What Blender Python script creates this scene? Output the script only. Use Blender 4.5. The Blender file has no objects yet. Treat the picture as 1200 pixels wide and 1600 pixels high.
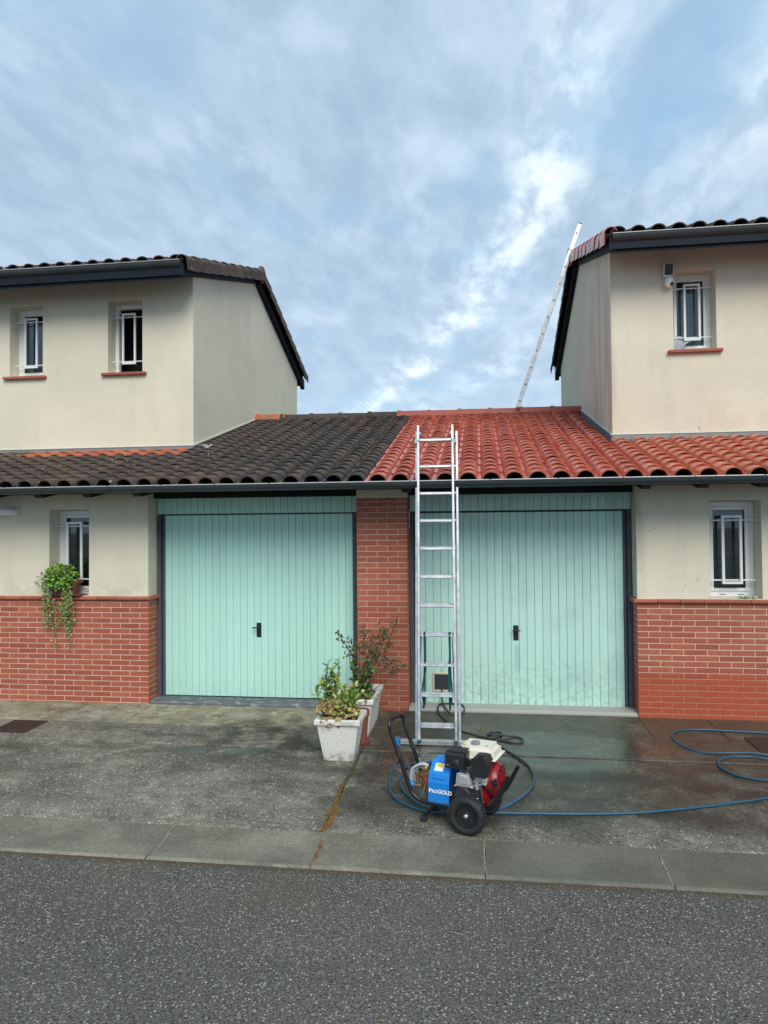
import bpy, bmesh, math, random
from mathutils import Vector, Matrix
random.seed(7)
R = math.radians
sc = bpy.context.scene
col = sc.collection

# ------------------------------------------------------------------ camera
F = 1102.0
yaw, pitch, roll = R(7.75), R(1.15), R(0.5)
fw = Vector((-math.sin(yaw)*math.cos(pitch), math.cos(yaw)*math.cos(pitch), math.sin(pitch)))
rt = Vector((math.cos(yaw), math.sin(yaw), 0))
up = rt.cross(fw)
c_, s_ = math.cos(roll), math.sin(roll)
r2 = rt*c_ - up*s_
u2 = up*c_ + rt*s_
cd = bpy.data.cameras.new('camera')
cam = bpy.data.objects.new('camera', cd)
col.objects.link(cam)
cam.matrix_world = Matrix(((r2.x, u2.x, -fw.x, 0), (r2.y, u2.y, -fw.y, -7.604), (r2.z, u2.z, -fw.z, 2.01), (0, 0, 0, 1)))
cd.sensor_fit = 'VERTICAL'
cd.sensor_height = 24
cd.lens = F/1600*24
cd.clip_end = 2000
cd.clip_start = 0.05
sc.camera = cam

# ------------------------------------------------------------------ node helper
class N:
    def __init__(s, tree):
        s.t = tree
        s.n = tree.nodes
        s.l = tree.links
    def node(s, typ, **kw):
        n = s.n.new(typ)
        for k, v in kw.items():
            setattr(n, k, v)
        return n
    def set(s, sock, v):
        if v is None:
            return
        if isinstance(v, bpy.types.NodeSocket):
            s.l.new(v, sock)
        else:
            if isinstance(v, (tuple, list)) and len(v) == 3 and sock.type == 'RGBA':
                v = (*v, 1)
            sock.default_value = v
    def math(s, op, a, b=None, c=None, clamp=False):
        n = s.node('ShaderNodeMath', operation=op)
        n.use_clamp = clamp
        s.set(n.inputs[0], a); s.set(n.inputs[1], b)
        if c is not None:
            s.set(n.inputs[2], c)
        return n.outputs[0]
    def noise(s, co, scale, detail=4, rough=0.55, dist=0.0):
        n = s.node('ShaderNodeTexNoise')
        s.set(n.inputs['Vector'], co)
        n.inputs['Scale'].default_value = scale
        n.inputs['Detail'].default_value = detail
        n.inputs['Roughness'].default_value = rough
        n.inputs['Distortion'].default_value = dist
        return n.outputs['Fac']
    def voro(s, co, scale, feature='F1', rnd=1.0):
        n = s.node('ShaderNodeTexVoronoi', feature=feature)
        s.set(n.inputs['Vector'], co)
        n.inputs['Scale'].default_value = scale
        n.inputs['Randomness'].default_value = rnd
        return n
    def ramp(s, f, a, b, lo=0.0, hi=1.0, smooth=True):
        n = s.node('ShaderNodeMapRange')
        n.interpolation_type = 'SMOOTHSTEP' if smooth else 'LINEAR'
        s.set(n.inputs[0], f)
        n.inputs[1].default_value = a; n.inputs[2].default_value = b
        n.inputs[3].default_value = lo; n.inputs[4].default_value = hi
        return n.outputs[0]
    def mix(s, f, a, b, mode='MIX'):
        n = s.node('ShaderNodeMix', data_type='RGBA', blend_type=mode)
        s.set(n.inputs[0], f); s.set(n.inputs[6], a); s.set(n.inputs[7], b)
        return n.outputs[2]
    def scale(s, co, v, loc=(0, 0, 0), rot=(0, 0, 0)):
        n = s.node('ShaderNodeMapping')
        s.set(n.inputs[0], co)
        n.inputs[1].default_value = loc
        n.inputs[2].default_value = rot
        n.inputs[3].default_value = v
        return n.outputs[0]
    def bump(s, h, strength=0.3, dist=0.01, normal=None):
        n = s.node('ShaderNodeBump')
        s.set(n.inputs['Height'], h)
        n.inputs['Strength'].default_value = strength
        n.inputs['Distance'].default_value = dist
        if normal is not None:
            s.set(n.inputs['Normal'], normal)
        return n.outputs[0]
    def pos(s):
        return s.node('ShaderNodeNewGeometry').outputs['Position']
    def obj(s):
        return s.node('ShaderNodeTexCoord').outputs['Object']
    def rnd(s):
        return s.node('ShaderNodeObjectInfo').outputs['Random']
    def xyz(s, co):
        n = s.node('ShaderNodeSeparateXYZ')
        s.set(n.inputs[0], co)
        return n.outputs

def mat(name, fn=None, base=(0.5, 0.5, 0.5), rough=0.6, metal=0.0, **kw):
    m = bpy.data.materials.new(name)
    m.use_nodes = True
    t = m.node_tree
    b = t.nodes['Principled BSDF']
    b.inputs['Base Color'].default_value = (*base, 1)
    b.inputs['Roughness'].default_value = rough
    b.inputs['Metallic'].default_value = metal
    for k, v in kw.items():
        b.inputs[k.replace('_', ' ')].default_value = v
    if fn:
        q = N(t)
        out = fn(q) or {}
        for k, v in out.items():
            q.set(b.inputs[k], v)
    return m

# ------------------------------------------------------------------ sky and sun
SUN_EL, SUN_AZ = R(41), R(160)          # azimuth from +Y clockwise: behind the camera, to the right
w = bpy.data.worlds.new('World')
sc.world = w
w.use_nodes = True
q = N(w.node_tree)
bg = w.node_tree.nodes['Background']
sky = q.node('ShaderNodeTexSky', sky_type='NISHITA')
sky.sun_disc = False
sky.sun_elevation = SUN_EL
sky.sun_rotation = SUN_AZ
sky.altitude = 200
sky.dust_density = 2.0
d = q.node('ShaderNodeTexCoord').outputs['Generated']
x, y, z = q.xyz(d)
zz = q.math('ADD', q.math('MAXIMUM', z, 0.0), 0.12)
px = q.math('DIVIDE', x, zz)
py = q.math('DIVIDE', y, zz)
cb = q.node('ShaderNodeCombineXYZ')
q.set(cb.inputs[0], px); q.set(cb.inputs[1], py)
P = cb.outputs[0]
wob = q.noise(P, 1.6, 3, 0.5)
soft = q.noise(q.scale(P, (1.5, 1.0, 1), rot=(0, 0, R(-14))), 1.25, 4, 0.5, 0.15)       # broad grey masses
wisp = q.noise(q.scale(P, (1.7, 1.0, 1), rot=(0, 0, R(-30))), 2.3, 6, 0.54, 0.12)        # drawn-out wisps
fine = q.noise(q.scale(P, (2.0, 1.0, 1), rot=(0, 0, R(-32))), 4.6, 8, 0.60, 0.12)
# the bright drawn-out band of cloud
xs = q.math('ADD', q.math('ADD', q.math('MULTIPLY', py, 0.2305), 0.103), q.math('MULTIPLY', q.math('MULTIPLY', py, py), -0.125))
off = q.math('SUBTRACT', px, q.math('ADD', xs, q.math('MULTIPLY', q.math('SUBTRACT', wob, 0.5), 0.26)))
g = q.math('DIVIDE', off, 0.085)
band = q.math('POWER', 2.718, q.math('MULTIPLY', q.math('MULTIPLY', g, g), -1.0))
off2 = q.math('DIVIDE', q.math('SUBTRACT', off, 0.36), 0.10)
band2 = q.math('MULTIPLY', q.math('POWER', 2.718, q.math('MULTIPLY', q.math('MULTIPLY', off2, off2), -1.0)), 0.55)
band = q.math('ADD', band, band2)
front = q.ramp(y, 0.3, 0.7)
band = q.math('MULTIPLY', band, front)
bandn = q.math('MULTIPLY', band, q.math('MULTIPLY', q.ramp(fine, 0.40, 0.66, 0.0, 1.0), q.ramp(wob, 0.36, 0.56, 0.35, 1.0)))
cloud = q.math('ADD', q.ramp(soft, 0.26, 0.60, 0.15, 1.0), q.ramp(wisp, 0.40, 0.75, 0.0, 0.22))
cloud = q.math('MINIMUM', cloud, 1.0)
grey = q.mix(q.ramp(fine, 0.3, 0.7), (2.85, 3.95, 5.15), (3.75, 4.85, 6.00))
grey = q.mix(q.ramp(z, 0.02, 0.45), q.mix(0.5, grey, (4.0, 5.4, 6.9)), grey)
# open sky: the Nishita sky seen through thin high haze
blue = q.mix(0.75, sky.outputs[0], (3.0, 4.85, 6.65))
colr = q.mix(q.ramp(cloud, 0.15, 0.85), blue, grey)
colr = q.mix(q.ramp(wisp, 0.50, 0.70, 0.0, 0.48), colr, (5.3, 6.4, 7.5))
colr = q.mix(q.math('MULTIPLY', band, 0.22, clamp=True), colr, (6.4, 7.4, 8.4))
colr = q.mix(q.math('MULTIPLY', bandn, 0.78, clamp=True), colr, (8.0, 8.9, 9.5))
low = q.ramp(z, -0.05, 0.28, 0.55, 0.0)
colr = q.mix(low, colr, (5.0, 6.6, 7.7))
q.set(bg.inputs[0], colr)
bg.inputs[1].default_value = 0.070

sd = bpy.data.lights.new('sun', 'SUN')
sd.energy = 1.5
sd.angle = R(36)
sd.color = (1.0, 0.93, 0.82)
sun = bpy.data.objects.new('sun', sd)
col.objects.link(sun)
sv = Vector((math.sin(SUN_AZ)*math.cos(SUN_EL), math.cos(SUN_AZ)*math.cos(SUN_EL), math.sin(SUN_EL)))
sun.rotation_euler = (-sv).to_track_quat('-Z', 'Y').to_euler()
sun.location = (0, -10, 20)

sc.view_settings.view_transform = 'Standard'
sc.view_settings.look = 'None'
sc.view_settings.gamma = 1
sc.view_settings.use_curve_mapping = False
sc.view_settings.exposure = 1.0

# ------------------------------------------------------------------ mesh helpers
ORG = {}
class MB:
    def __init__(s):
        s.v = []; s.f = []
    def add(s, vs, fs):
        o = len(s.v)
        s.v += [tuple(p) for p in vs]
        s.f += [tuple(i+o for i in f) for f in fs]
        return s
    def box(s, x0, x1, y0, y1, z0, z1, M=None):
        vs = [Vector((a, b, c)) for a in (x0, x1) for b in (y0, y1) for c in (z0, z1)]
        if M is not None:
            vs = [M @ p for p in vs]
        return s.add(vs, [(0, 1, 3, 2), (4, 6, 7, 5), (0, 4, 5, 1), (2, 3, 7, 6), (0, 2, 6, 4), (1, 5, 7, 3)])
    def cbox(s, x0, x1, y0, y1, z0, z1, c=0.004, M=None):
        """box with every edge chamfered"""
        bm = bmesh.new()
        bmesh.ops.create_cube(bm, size=1)
        for v in bm.verts:
            v.co = Vector(((x0+x1)/2+v.co.x*(x1-x0), (y0+y1)/2+v.co.y*(y1-y0), (z0+z1)/2+v.co.z*(z1-z0)))
        c = min(c, (x1-x0)*.45, (y1-y0)*.45, (z1-z0)*.45)
        bmesh.ops.bevel(bm, geom=bm.edges[:], offset=c, segments=1 if c < 0.008 else 2, affect='EDGES')
        bm.verts.index_update()
        vs = [v.co.copy() for v in bm.verts]
        if M is not None:
            vs = [M @ p for p in vs]
        s.add(vs, [[v.index for v in f.verts] for f in bm.faces])
        bm.free()
        return s
    def tube(s, pts, r, n=8, caps=True, closed=False):
        pts = [Vector(p) for p in pts]
        m = len(pts)
        rs = r if isinstance(r, (list, tuple)) else [r]*m
        rings = []
        prev = None
        for i, p in enumerate(pts):
            if closed:
                t = (pts[(i+1) % m]-pts[i-1]).normalized()
            else:
                t = (pts[min(i+1, m-1)]-pts[max(i-1, 0)]).normalized()
            if prev is None:
                a = Vector((0, 0, 1)) if abs(t.z) < 0.9 else Vector((0, 1, 0))
                nrm = t.cross(a).normalized()
            else:
                nrm = (prev-t*prev.dot(t)).normalized()
            prev = nrm
            b = t.cross(nrm)
            rings.append([p+(nrm*math.cos(2*math.pi*k/n)+b*math.sin(2*math.pi*k/n))*rs[i] for k in range(n)])
        vs = [p for rg in rings for p in rg]
        fs = []
        for i in range(m if closed else m-1):
            j = (i+1) % m
            for k in range(n):
                fs.append((i*n+k, i*n+(k+1) % n, j*n+(k+1) % n, j*n+k))
        if caps and not closed:
            fs.append(tuple(range(n))[::-1])
            fs.append(tuple((m-1)*n+k for k in range(n)))
        return s.add(vs, fs)
    def lathe(s, prof, n=20, M=None, closed=False):
        """prof: (r, h) pairs, axis z"""
        m = len(prof)
        vs = [Vector((r*math.cos(2*math.pi*k/n), r*math.sin(2*math.pi*k/n), h)) for r, h in prof for k in range(n)]
        if M is not None:
            vs = [M @ p for p in vs]
        fs = []
        for i in range(m if closed else m-1):
            j = (i+1) % m
            for k in range(n):
                fs.append((i*n+k, i*n+(k+1) % n, j*n+(k+1) % n, j*n+k))
        if not closed:
            fs.append(tuple(range(n))[::-1])
            fs.append(tuple((m-1)*n+k for k in range(n)))
        return s.add(vs, fs)
    def prism(s, poly, a, b, axis='x', M=None):
        """poly in the two other axes, extruded from a to b along axis"""
        n = len(poly)
        def mk(t, p):
            return Vector({'x': (t, p[0], p[1]), 'y': (p[0], t, p[1]), 'z': (p[0], p[1], t)}[axis])
        vs = [mk(a, p) for p in poly]+[mk(b, p) for p in poly]
        if M is not None:
            vs = [M @ p for p in vs]
        fs = [tuple(range(n))[::-1], tuple(range(n, 2*n))]
        fs += [(i, (i+1) % n, n+(i+1) % n, n+i) for i in range(n)]
        return s.add(vs, fs)
    def mesh(s, name, m=None, smooth=None):
        me = bpy.data.meshes.new(name)
        me.from_pydata(s.v, [], s.f)
        bm = bmesh.new()
        bm.from_mesh(me)
        bmesh.ops.recalc_face_normals(bm, faces=bm.faces[:])
        bm.to_mesh(me)
        bm.free()
        if m:
            me.materials.append(m)
        if smooth:
            for p in me.polygons:
                p.use_smooth = True
            try:
                me.set_sharp_from_angle(angle=R(smooth))
            except Exception:
                pass
        return me

def put(name, me, parent=None, loc=(0, 0, 0), rot=None, scl=None):
    o = bpy.data.objects.new(name, me)
    col.objects.link(o)
    loc = Vector(loc)
    ORG[o] = loc.copy()
    if parent:
        o.parent = parent
        loc = loc-ORG[parent]
    o.location = loc
    if rot:
        o.rotation_euler = rot
    if scl:
        o.scale = scl
    return o
def part(name, mb, m, parent, smooth=None, **props):
    o = put(name, mb.mesh(name, m, smooth), parent)
    for k, v in props.items():
        o[k] = v
    return o
def thing(name, label, cat, loc=(0, 0, 0), group=None, local=False, rotz=0):
    o = bpy.data.objects.new(name, None)
    col.objects.link(o)
    o.location = loc
    o.rotation_euler = (0, 0, rotz)
    o.empty_display_size = 0.1
    ORG[o] = Vector((0, 0, 0)) if local else Vector(loc)
    o['label'] = label
    o['category'] = cat
    if group:
        o['group'] = group
    return o
def tagged(name, mb, m, label, cat, smooth=None, group=None, **kw):
    o = put(name, mb.mesh(name, m, smooth))
    o['label'] = label; o['category'] = cat
    if group:
        o['group'] = group
    for k, v in kw.items():
        o[k] = v
    return o
def struct(name, mb, m, smooth=None):
    o = put(name, mb.mesh(name, m, smooth))
    o['kind'] = 'structure'
    return o
def catmull(pts, n=6):
    pts = [Vector(p) for p in pts]
    P_ = [pts[0]*2-pts[1]]+pts+[pts[-1]*2-pts[-2]]
    out = []
    for i in range(1, len(P_)-2):
        a, b, c, d_ = P_[i-1:i+3]
        for k in range(n):
            t = k/n
            out.append(0.5*((2*b)+(c-a)*t+(2*a-5*b+4*c-d_)*t*t+(3*b-a-3*c+d_)*t**3))
    out.append(pts[-1])
    return out

# ------------------------------------------------------------------ materials
def f_render(tint, stain):
    def fn(q):
        p = q.pos()
        x, y, z = q.xyz(p)
        big = q.noise(p, 0.9, 4)
        med = q.noise(p, 6, 5)
        streak = q.noise(q.scale(p, (2.6, 2.6, 0.40)), 1.6, 6, 0.6)
        c = q.mix(q.ramp(big, 0.3, 0.7), tint, tuple(v*0.90 for v in tint))
        c = q.mix(q.ramp(med, 0.45, 0.8, 0, 0.25), c, tuple(v*1.1 for v in tint))
        c = q.mix(q.ramp(streak, 0.48, 0.74, 0.0, 0.10), c, (0.27, 0.255, 0.20))
        if stain > 1:
            side = q.math('MULTIPLY', q.ramp(x, 1.75, 1.60), q.ramp(streak, 0.36, 0.66, 0.0, 0.50))
            side = q.math('MULTIPLY', side, q.ramp(y, 4.0, 2.4))
            c = q.mix(side, c, (0.27, 0.265, 0.215))
            pinkz = q.math('MULTIPLY', q.ramp(z, 4.3, 3.15, 0.0, 1.0), q.ramp(q.noise(p, 2.4, 4), 0.40, 0.65, 0, 0.26))
            pinkz = q.math('MULTIPLY', pinkz, q.ramp(z, 3.0, 3.1))
            c = q.mix(pinkz, c, (0.56, 0.40, 0.31))
            mould = q.math('MULTIPLY', q.ramp(q.noise(p, 11, 6, 0.7), 0.58, 0.70, 0, 0.6), q.ramp(q.noise(p, 1.3, 3), 0.52, 0.62))
            c = q.mix(q.math('MULTIPLY', mould, q.ramp(z, 3.9, 3.5)), c, (0.17, 0.17, 0.13))
        else:
            c = q.mix(q.math('MULTIPLY', q.ramp(z, 1.55, 1.24, 0, 0.35), q.ramp(med, 0.4, 0.65)), c, (0.33, 0.33, 0.24))
        spots = q.ramp(q.voro(p, 3.3).outputs['Distance'], 0.030, 0.022, 0, 0.55)
        c = q.mix(spots, c, (0.25, 0.25, 0.2))
        h = q.math('ADD', q.noise(p, 85, 3, 0.6), q.math('MULTIPLY', q.noise(p, 28, 3), 0.8))
        return {'Base Color': c, 'Normal': q.bump(h, 0.38 if stain < 1 else 0.65, 0.008)}
    return fn
M_render_l = mat('cream_render', f_render((0.70, 0.665, 0.535), 0.12), rough=0.9)
M_render_r = mat('stained_cream_render', f_render((0.70, 0.665, 0.535), 1.001), rough=0.9)

def f_brick(dirt):
    def fn(q):
        r = q.rnd()
        o = q.obj()
        cc = q.node('ShaderNodeVectorMath', operation='ADD')
        q.set(cc.inputs[0], o)
        k = q.node('ShaderNodeCombineXYZ'); q.set(k.inputs[0], q.math('MULTIPLY', r, 37.0))
        q.set(cc.inputs[1], k.outputs[0])
        v = cc.outputs[0]
        c = q.mix(r, (0.33, 0.080, 0.042), (0.42, 0.122, 0.068))
        c = q.mix(q.ramp(q.math('FRACT', q.math('MULTIPLY', r, 7.3)), 0.86, 0.9, 0, 0.45), c, (0.22, 0.055, 0.045))
        c = q.mix(q.ramp(q.noise(v, 22, 4), 0.35, 0.75, 0, 0.4), c, (0.25, 0.065, 0.045))
        c = q.mix(q.ramp(q.noise(v, 9, 3), 0.55, 0.8, 0, 0.25), c, (0.44, 0.20, 0.15))
        rough = 0.6
        if dirt:
            x, y, z = q.xyz(q.pos())
            m = q.ramp(q.math('ADD', z, q.math('MULTIPLY', q.noise(q.pos(), 3, 3), 0.12)), 0.62, 0.44)
            m = q.math('MULTIPLY', m, q.ramp(x, 1.0, 1.4))
            c = q.mix(q.math('MULTIPLY', m, 0.7), c, (0.38, 0.070, 0.030))
            rough = q.ramp(m, 0, 1, 0.6, 0.32)
        return {'Base Color': c, 'Roughness': rough, 'Normal': q.bump(q.noise(v, 120, 4, 0.7), 0.35, 0.004)}
    return fn
M_brick = mat('facing_brick', f_brick(False))
M_brick_r = mat('facing_brick_washed', f_brick(True))
def f_mortar(dirt):
    def fn(q):
        p = q.pos()
        x, y, z = q.xyz(p)
        c = q.mix(q.noise(p, 5, 4), (0.66, 0.49, 0.385), (0.53, 0.395, 0.305))
        if dirt:
            m = q.math('MULTIPLY', q.ramp(q.math('ADD', z, q.math('MULTIPLY', q.noise(p, 3, 3), 0.12)), 0.60, 0.46), q.ramp(x, 1.0, 1.4))
            c = q.mix(q.math('MULTIPLY', m, 0.8), c, (0.36, 0.13, 0.07))
            pil = q.math('MULTIPLY', q.ramp(x, 0.0, -0.2), q.ramp(z, 1.9, 0.6, 0.2, 0.55))
            c = q.mix(pil, c, (0.33, 0.20, 0.14))
        return {'Base Color': c, 'Normal': q.bump(q.noise(p, 160, 3), 0.3, 0.003)}
    return fn
M_mortar = mat('mortar', f_mortar(False), rough=0.95)
M_mortar_r = mat('mortar_washed', f_mortar(True), rough=0.9)
def f_terracotta(q):
    r = q.rnd(); p = q.pos()
    c = q.mix(r, (0.33, 0.085, 0.05), (0.42, 0.12, 0.07))
    c = q.mix(q.ramp(q.noise(p, 14, 5), 0.4, 0.75, 0, 0.6), c, (0.22, 0.075, 0.055))
    return {'Base Color': c, 'Normal': q.bump(q.noise(p, 70, 5), 0.5, 0.006)}
M_terra = mat('terracotta_coping', f_terracotta, rough=0.7)

def f_mint(weather):
    def fn(q):
        p = q.pos()
        x, y, z = q.xyz(p)
        r = q.rnd()
        a = (0.45, 0.76, 0.67) if not weather else (0.48, 0.74, 0.67)
        c = q.mix(r, a, tuple(v*0.93 for v in a))
        streak = q.noise(q.scale(p, (9, 9, 0.8)), 2.2, 5, 0.6)
        c = q.mix(q.ramp(streak, 0.45, 0.8, 0, 0.30 if weather else 0.14), c, (0.28, 0.52, 0.46))
        drip = q.math('MULTIPLY', q.ramp(q.noise(q.scale(p, (14, 14, 0.5)), 2.0, 4, 0.6), 0.50, 0.66), q.ramp(z, 0.9, 2.1, 0.0, 0.18))
        c = q.mix(drip, c, (0.17, 0.30, 0.25))
        if weather:
            low = q.math('MULTIPLY', q.ramp(z, 0.85, 0.05), q.ramp(q.noise(p, 26, 5, 0.7), 0.42, 0.68))
            c = q.mix(q.math('MULTIPLY', low, 0.5), c, (0.20, 0.33, 0.22))
            blot = q.ramp(q.noise(p, 2.3, 5, 0.6), 0.50, 0.72, 0, 0.35)
            c = q.mix(blot, c, (0.26, 0.45, 0.42))
            chip = q.math('MULTIPLY', q.ramp(q.noise(p, 60, 3), 0.70, 0.73), q.ramp(z, 0.6, 0.1))
            c = q.mix(chip, c, (0.10, 0.14, 0.11))
            # worn dull patch under the lock plate
            pat = q.math('MULTIPLY', q.ramp(q.math('ABSOLUTE', q.math('SUBTRACT', x, 0.383)), 0.034, 0.022),
                         q.ramp(q.math('ABSOLUTE', q.math('SUBTRACT', z, 0.56)), 0.17, 0.13))
            c = q.mix(q.math('MULTIPLY', pat, 0.45), c, (0.24, 0.42, 0.37))
        else:
            low = q.math('MULTIPLY', q.ramp(z, 0.40, 0.05, 0, 0.35), q.ramp(q.noise(p, 20, 6, 0.75), 0.40, 0.66))
            c = q.mix(low, c, (0.24, 0.40, 0.30))
        return {'Base Color': c, 'Roughness': q.ramp(streak, 0.3, 0.7, 0.38, 0.52), 'Normal': q.bump(q.noise(q.scale(p, (12, 12, 1.0)), 9, 4), 0.12, 0.004)}
    return fn
M_mint_l = mat('mint_paint', f_mint(False))
M_mint_r = mat('mint_paint_weathered', f_mint(True))
def f_slate(q):
    p = q.pos()
    c = q.mix(q.noise(p, 9, 5), (0.040, 0.050, 0.065), (0.085, 0.10, 0.125))
    c = q.mix(q.ramp(q.noise(q.scale(p, (3, 3, 1)), 14, 5, 0.7), 0.60, 0.72, 0, 0.7), c, (0.24, 0.25, 0.26))
    return {'Base Color': c}
M_slatewood = mat('slate_blue_wood', f_slate, rough=0.6)
M_darkwood = mat('dark_stained_wood', lambda q: {'Base Color': q.mix(q.noise(q.pos(), 12, 4), (0.012, 0.014, 0.018), (0.022, 0.025, 0.030))}, rough=0.55)
M_bluedark = mat('dark_blue_wood', lambda q: {'Base Color': q.mix(q.noise(q.pos(), 7, 4), (0.006, 0.011, 0.019), (0.012, 0.019, 0.028))}, rough=0.6)
M_black = mat('black_metal', base=(0.012, 0.014, 0.016), rough=0.4)
def f_zinc(q):
    p = q.pos()
    c = q.mix(q.noise(p, 4, 5), (0.035, 0.048, 0.054), (0.060, 0.076, 0.084))
    c = q.mix(q.ramp(q.noise(q.scale(p, (2, 1, 6)), 9, 4), 0.62, 0.75, 0, 0.3), c, (0.2, 0.22, 0.23))
    return {'Base Color': c, 'Roughness': q.ramp(q.noise(p, 11, 3), 0.3, 0.7, 0.38, 0.55)}
M_gutter = mat('grey_gutter', f_zinc, metal=0.25)
M_lip = mat('gutter_bead', base=(0.42, 0.45, 0.47), rough=0.4, metal=0.3)
def f_flash(q):
    p = q.pos()
    c = q.mix(q.noise(p, 6, 5), (0.17, 0.19, 0.20), (0.29, 0.31, 0.32))
    return {'Base Color': c, 'Normal': q.bump(q.noise(p, 9, 3), 0.4, 0.01)}
M_flash = mat('zinc_flashing', f_flash, rough=0.55, metal=0.3)
M_drip = mat('white_drip_edge', base=(0.60, 0.60, 0.56), rough=0.6)
M_pvc = mat('white_pvc', lambda q: {'Base Color': q.mix(q.noise(q.pos(), 5, 4), (0.80, 0.82, 0.83), (0.72, 0.74, 0.75))}, rough=0.35)
M_white = mat('white_painted_metal', base=(0.78, 0.80, 0.80), rough=0.35)
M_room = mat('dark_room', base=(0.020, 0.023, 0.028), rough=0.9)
M_blind = mat('blind_slat_paint', base=(0.20, 0.24, 0.24), rough=0.5)
M_seal = mat('black_rubber_seal', base=(0.02, 0.02, 0.022), rough=0.7)

def glass():
    m = bpy.data.materials.new('window_glass')
    m.use_nodes = True
    t = m.node_tree
    t.nodes.clear()
    q = N(t)
    o = q.node('ShaderNodeOutputMaterial')
    tr = q.node('ShaderNodeBsdfTransparent'); tr.inputs[0].default_value = (0.72, 0.78, 0.78, 1)
    gl = q.node('ShaderNodeBsdfGlossy'); gl.inputs['Roughness'].default_value = 0.02
    gl.inputs[0].default_value = (0.85, 0.9, 0.95, 1)
    fr = q.node('ShaderNodeFresnel'); fr.inputs[0].default_value = 1.5
    mx = q.node('ShaderNodeMixShader')
    q.set(mx.inputs[0], q.math('MULTIPLY', fr.outputs[0], 1.3, clamp=True))
    t.links.new(tr.outputs[0], mx.inputs[1]); t.links.new(gl.outputs[0], mx.inputs[2])
    t.links.new(mx.outputs[0], o.inputs[0])
    return m
M_glass = glass()

def randvec(q, mult=31.0):
    r = q.rnd()
    k = q.node('ShaderNodeCombineXYZ')
    q.set(k.inputs[0], q.math('MULTIPLY', r, mult)); q.set(k.inputs[1], q.math('MULTIPLY', r, mult*0.7))
    a = q.node('ShaderNodeVectorMath', operation='ADD')
    q.set(a.inputs[0], q.obj()); q.set(a.inputs[1], k.outputs[0])
    return a.outputs[0]
def f_darktile(q):
    v = randvec(q); p = q.pos(); r = q.rnd()
    x, y, z = q.xyz(p)
    c = q.mix(r, (0.034, 0.030, 0.028), (0.058, 0.048, 0.043))
    left = q.ramp(x, -1.6, -3.6)
    c = q.mix(q.math('MULTIPLY', left, 0.75), c, q.mix(r, (0.062, 0.042, 0.034), (0.100, 0.066, 0.052)))
    c = q.mix(q.ramp(q.math('FRACT', q.math('MULTIPLY', r, 13.7)), 0.80, 0.95, 0, 0.5), c, (0.14, 0.080, 0.060))
    c = q.mix(q.ramp(q.noise(v, 16, 5, 0.65), 0.42, 0.75, 0, 0.55), c, (0.020, 0.019, 0.019))
    c = q.mix(q.ramp(q.noise(p, 9, 6, 0.75), 0.50, 0.66, 0, 0.34), c, (0.15, 0.135, 0.108))
    c = q.mix(q.ramp(q.noise(v, 38, 3, 0.6), 0.66, 0.70, 0, 0.6), c, (0.28, 0.27, 0.22))
    moss = q.math('MULTIPLY', q.ramp(q.noise(p, 26, 4, 0.7), 0.60, 0.70), q.ramp(q.noise(p, 1.7, 3), 0.42, 0.62))
    c = q.mix(q.math('MULTIPLY', moss, 0.75), c, (0.16, 0.145, 0.055))
    ox = q.xyz(q.obj())[0]
    val = q.math('MULTIPLY', q.ramp(ox, -0.070, -0.095), q.ramp(q.noise(p, 13, 5, 0.75), 0.50, 0.62))
    c = q.mix(q.math('MULTIPLY', val, 0.8), c, q.mix(q.noise(p, 40, 2), (0.20, 0.15, 0.05), (0.30, 0.26, 0.17)))
    lich = q.math('MULTIPLY', q.ramp(q.noise(p, 18, 3, 0.6), 0.67, 0.69), q.ramp(q.noise(p, 1.1, 2), 0.45, 0.6))
    c = q.mix(lich, c, (0.40, 0.22, 0.06))
    drop = q.math('MULTIPLY', q.ramp(q.noise(q.scale(p, (1, 1, 1), loc=(5, 3, 1)), 15, 3, 0.6), 0.69, 0.70), q.ramp(x, -2.6, -3.4))
    c = q.mix(drop, c, (0.50, 0.50, 0.46))
    return {'Base Color': c, 'Normal': q.bump(q.noise(v, 45, 5, 0.7), 0.5, 0.008)}
M_darktile = mat('weathered_dark_tile', f_darktile, rough=0.85)
def f_cleantile(q):
    v = randvec(q); p = q.pos(); r = q.rnd()
    c = q.mix(r, (0.42, 0.105, 0.055), (0.50, 0.15, 0.085))
    c = q.mix(q.ramp(q.noise(p, 6.5, 5, 0.7), 0.47, 0.64, 0, 0.85), c, (0.17, 0.125, 0.085))
    c = q.mix(q.ramp(q.noise(v, 30, 4), 0.6, 0.75, 0, 0.5), c, (0.10, 0.07, 0.055))
    return {'Base Color': c, 'Normal': q.bump(q.noise(v, 45, 5, 0.7), 0.5, 0.006)}
M_cleantile = mat('part_cleaned_tile', f_cleantile, rough=0.75)
def f_redtile(q):
    v = randvec(q); p = q.pos(); r = q.rnd()
    x, y, z = q.xyz(p)
    c = q.mix(r, (0.38, 0.080, 0.050), (0.52, 0.150, 0.095))
    dry = q.ramp(x, 1.0, 2.2)
    c = q.mix(q.math('MULTIPLY', dry, 0.8), c, q.mix(r, (0.44, 0.098, 0.045), (0.52, 0.130, 0.062)))
    c = q.mix(q.ramp(q.noise(v, 12, 5, 0.65), 0.45, 0.8, 0, 0.5), c, (0.24, 0.038, 0.024))
    c = q.mix(q.ramp(q.noise(p, 3, 4), 0.55, 0.75, 0, 0.3), c, (0.48, 0.14, 0.10))
    return {'Base Color': c, 'Roughness': q.ramp(q.noise(v, 9, 4), 0.3, 0.7, 0.10, 0.34), 'Specular IOR Level': 0.75, 'Normal': q.bump(q.noise(v, 40, 5, 0.7), 0.16, 0.005)}
M_redtile = mat('washed_red_tile', f_redtile, rough=0.35)
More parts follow.
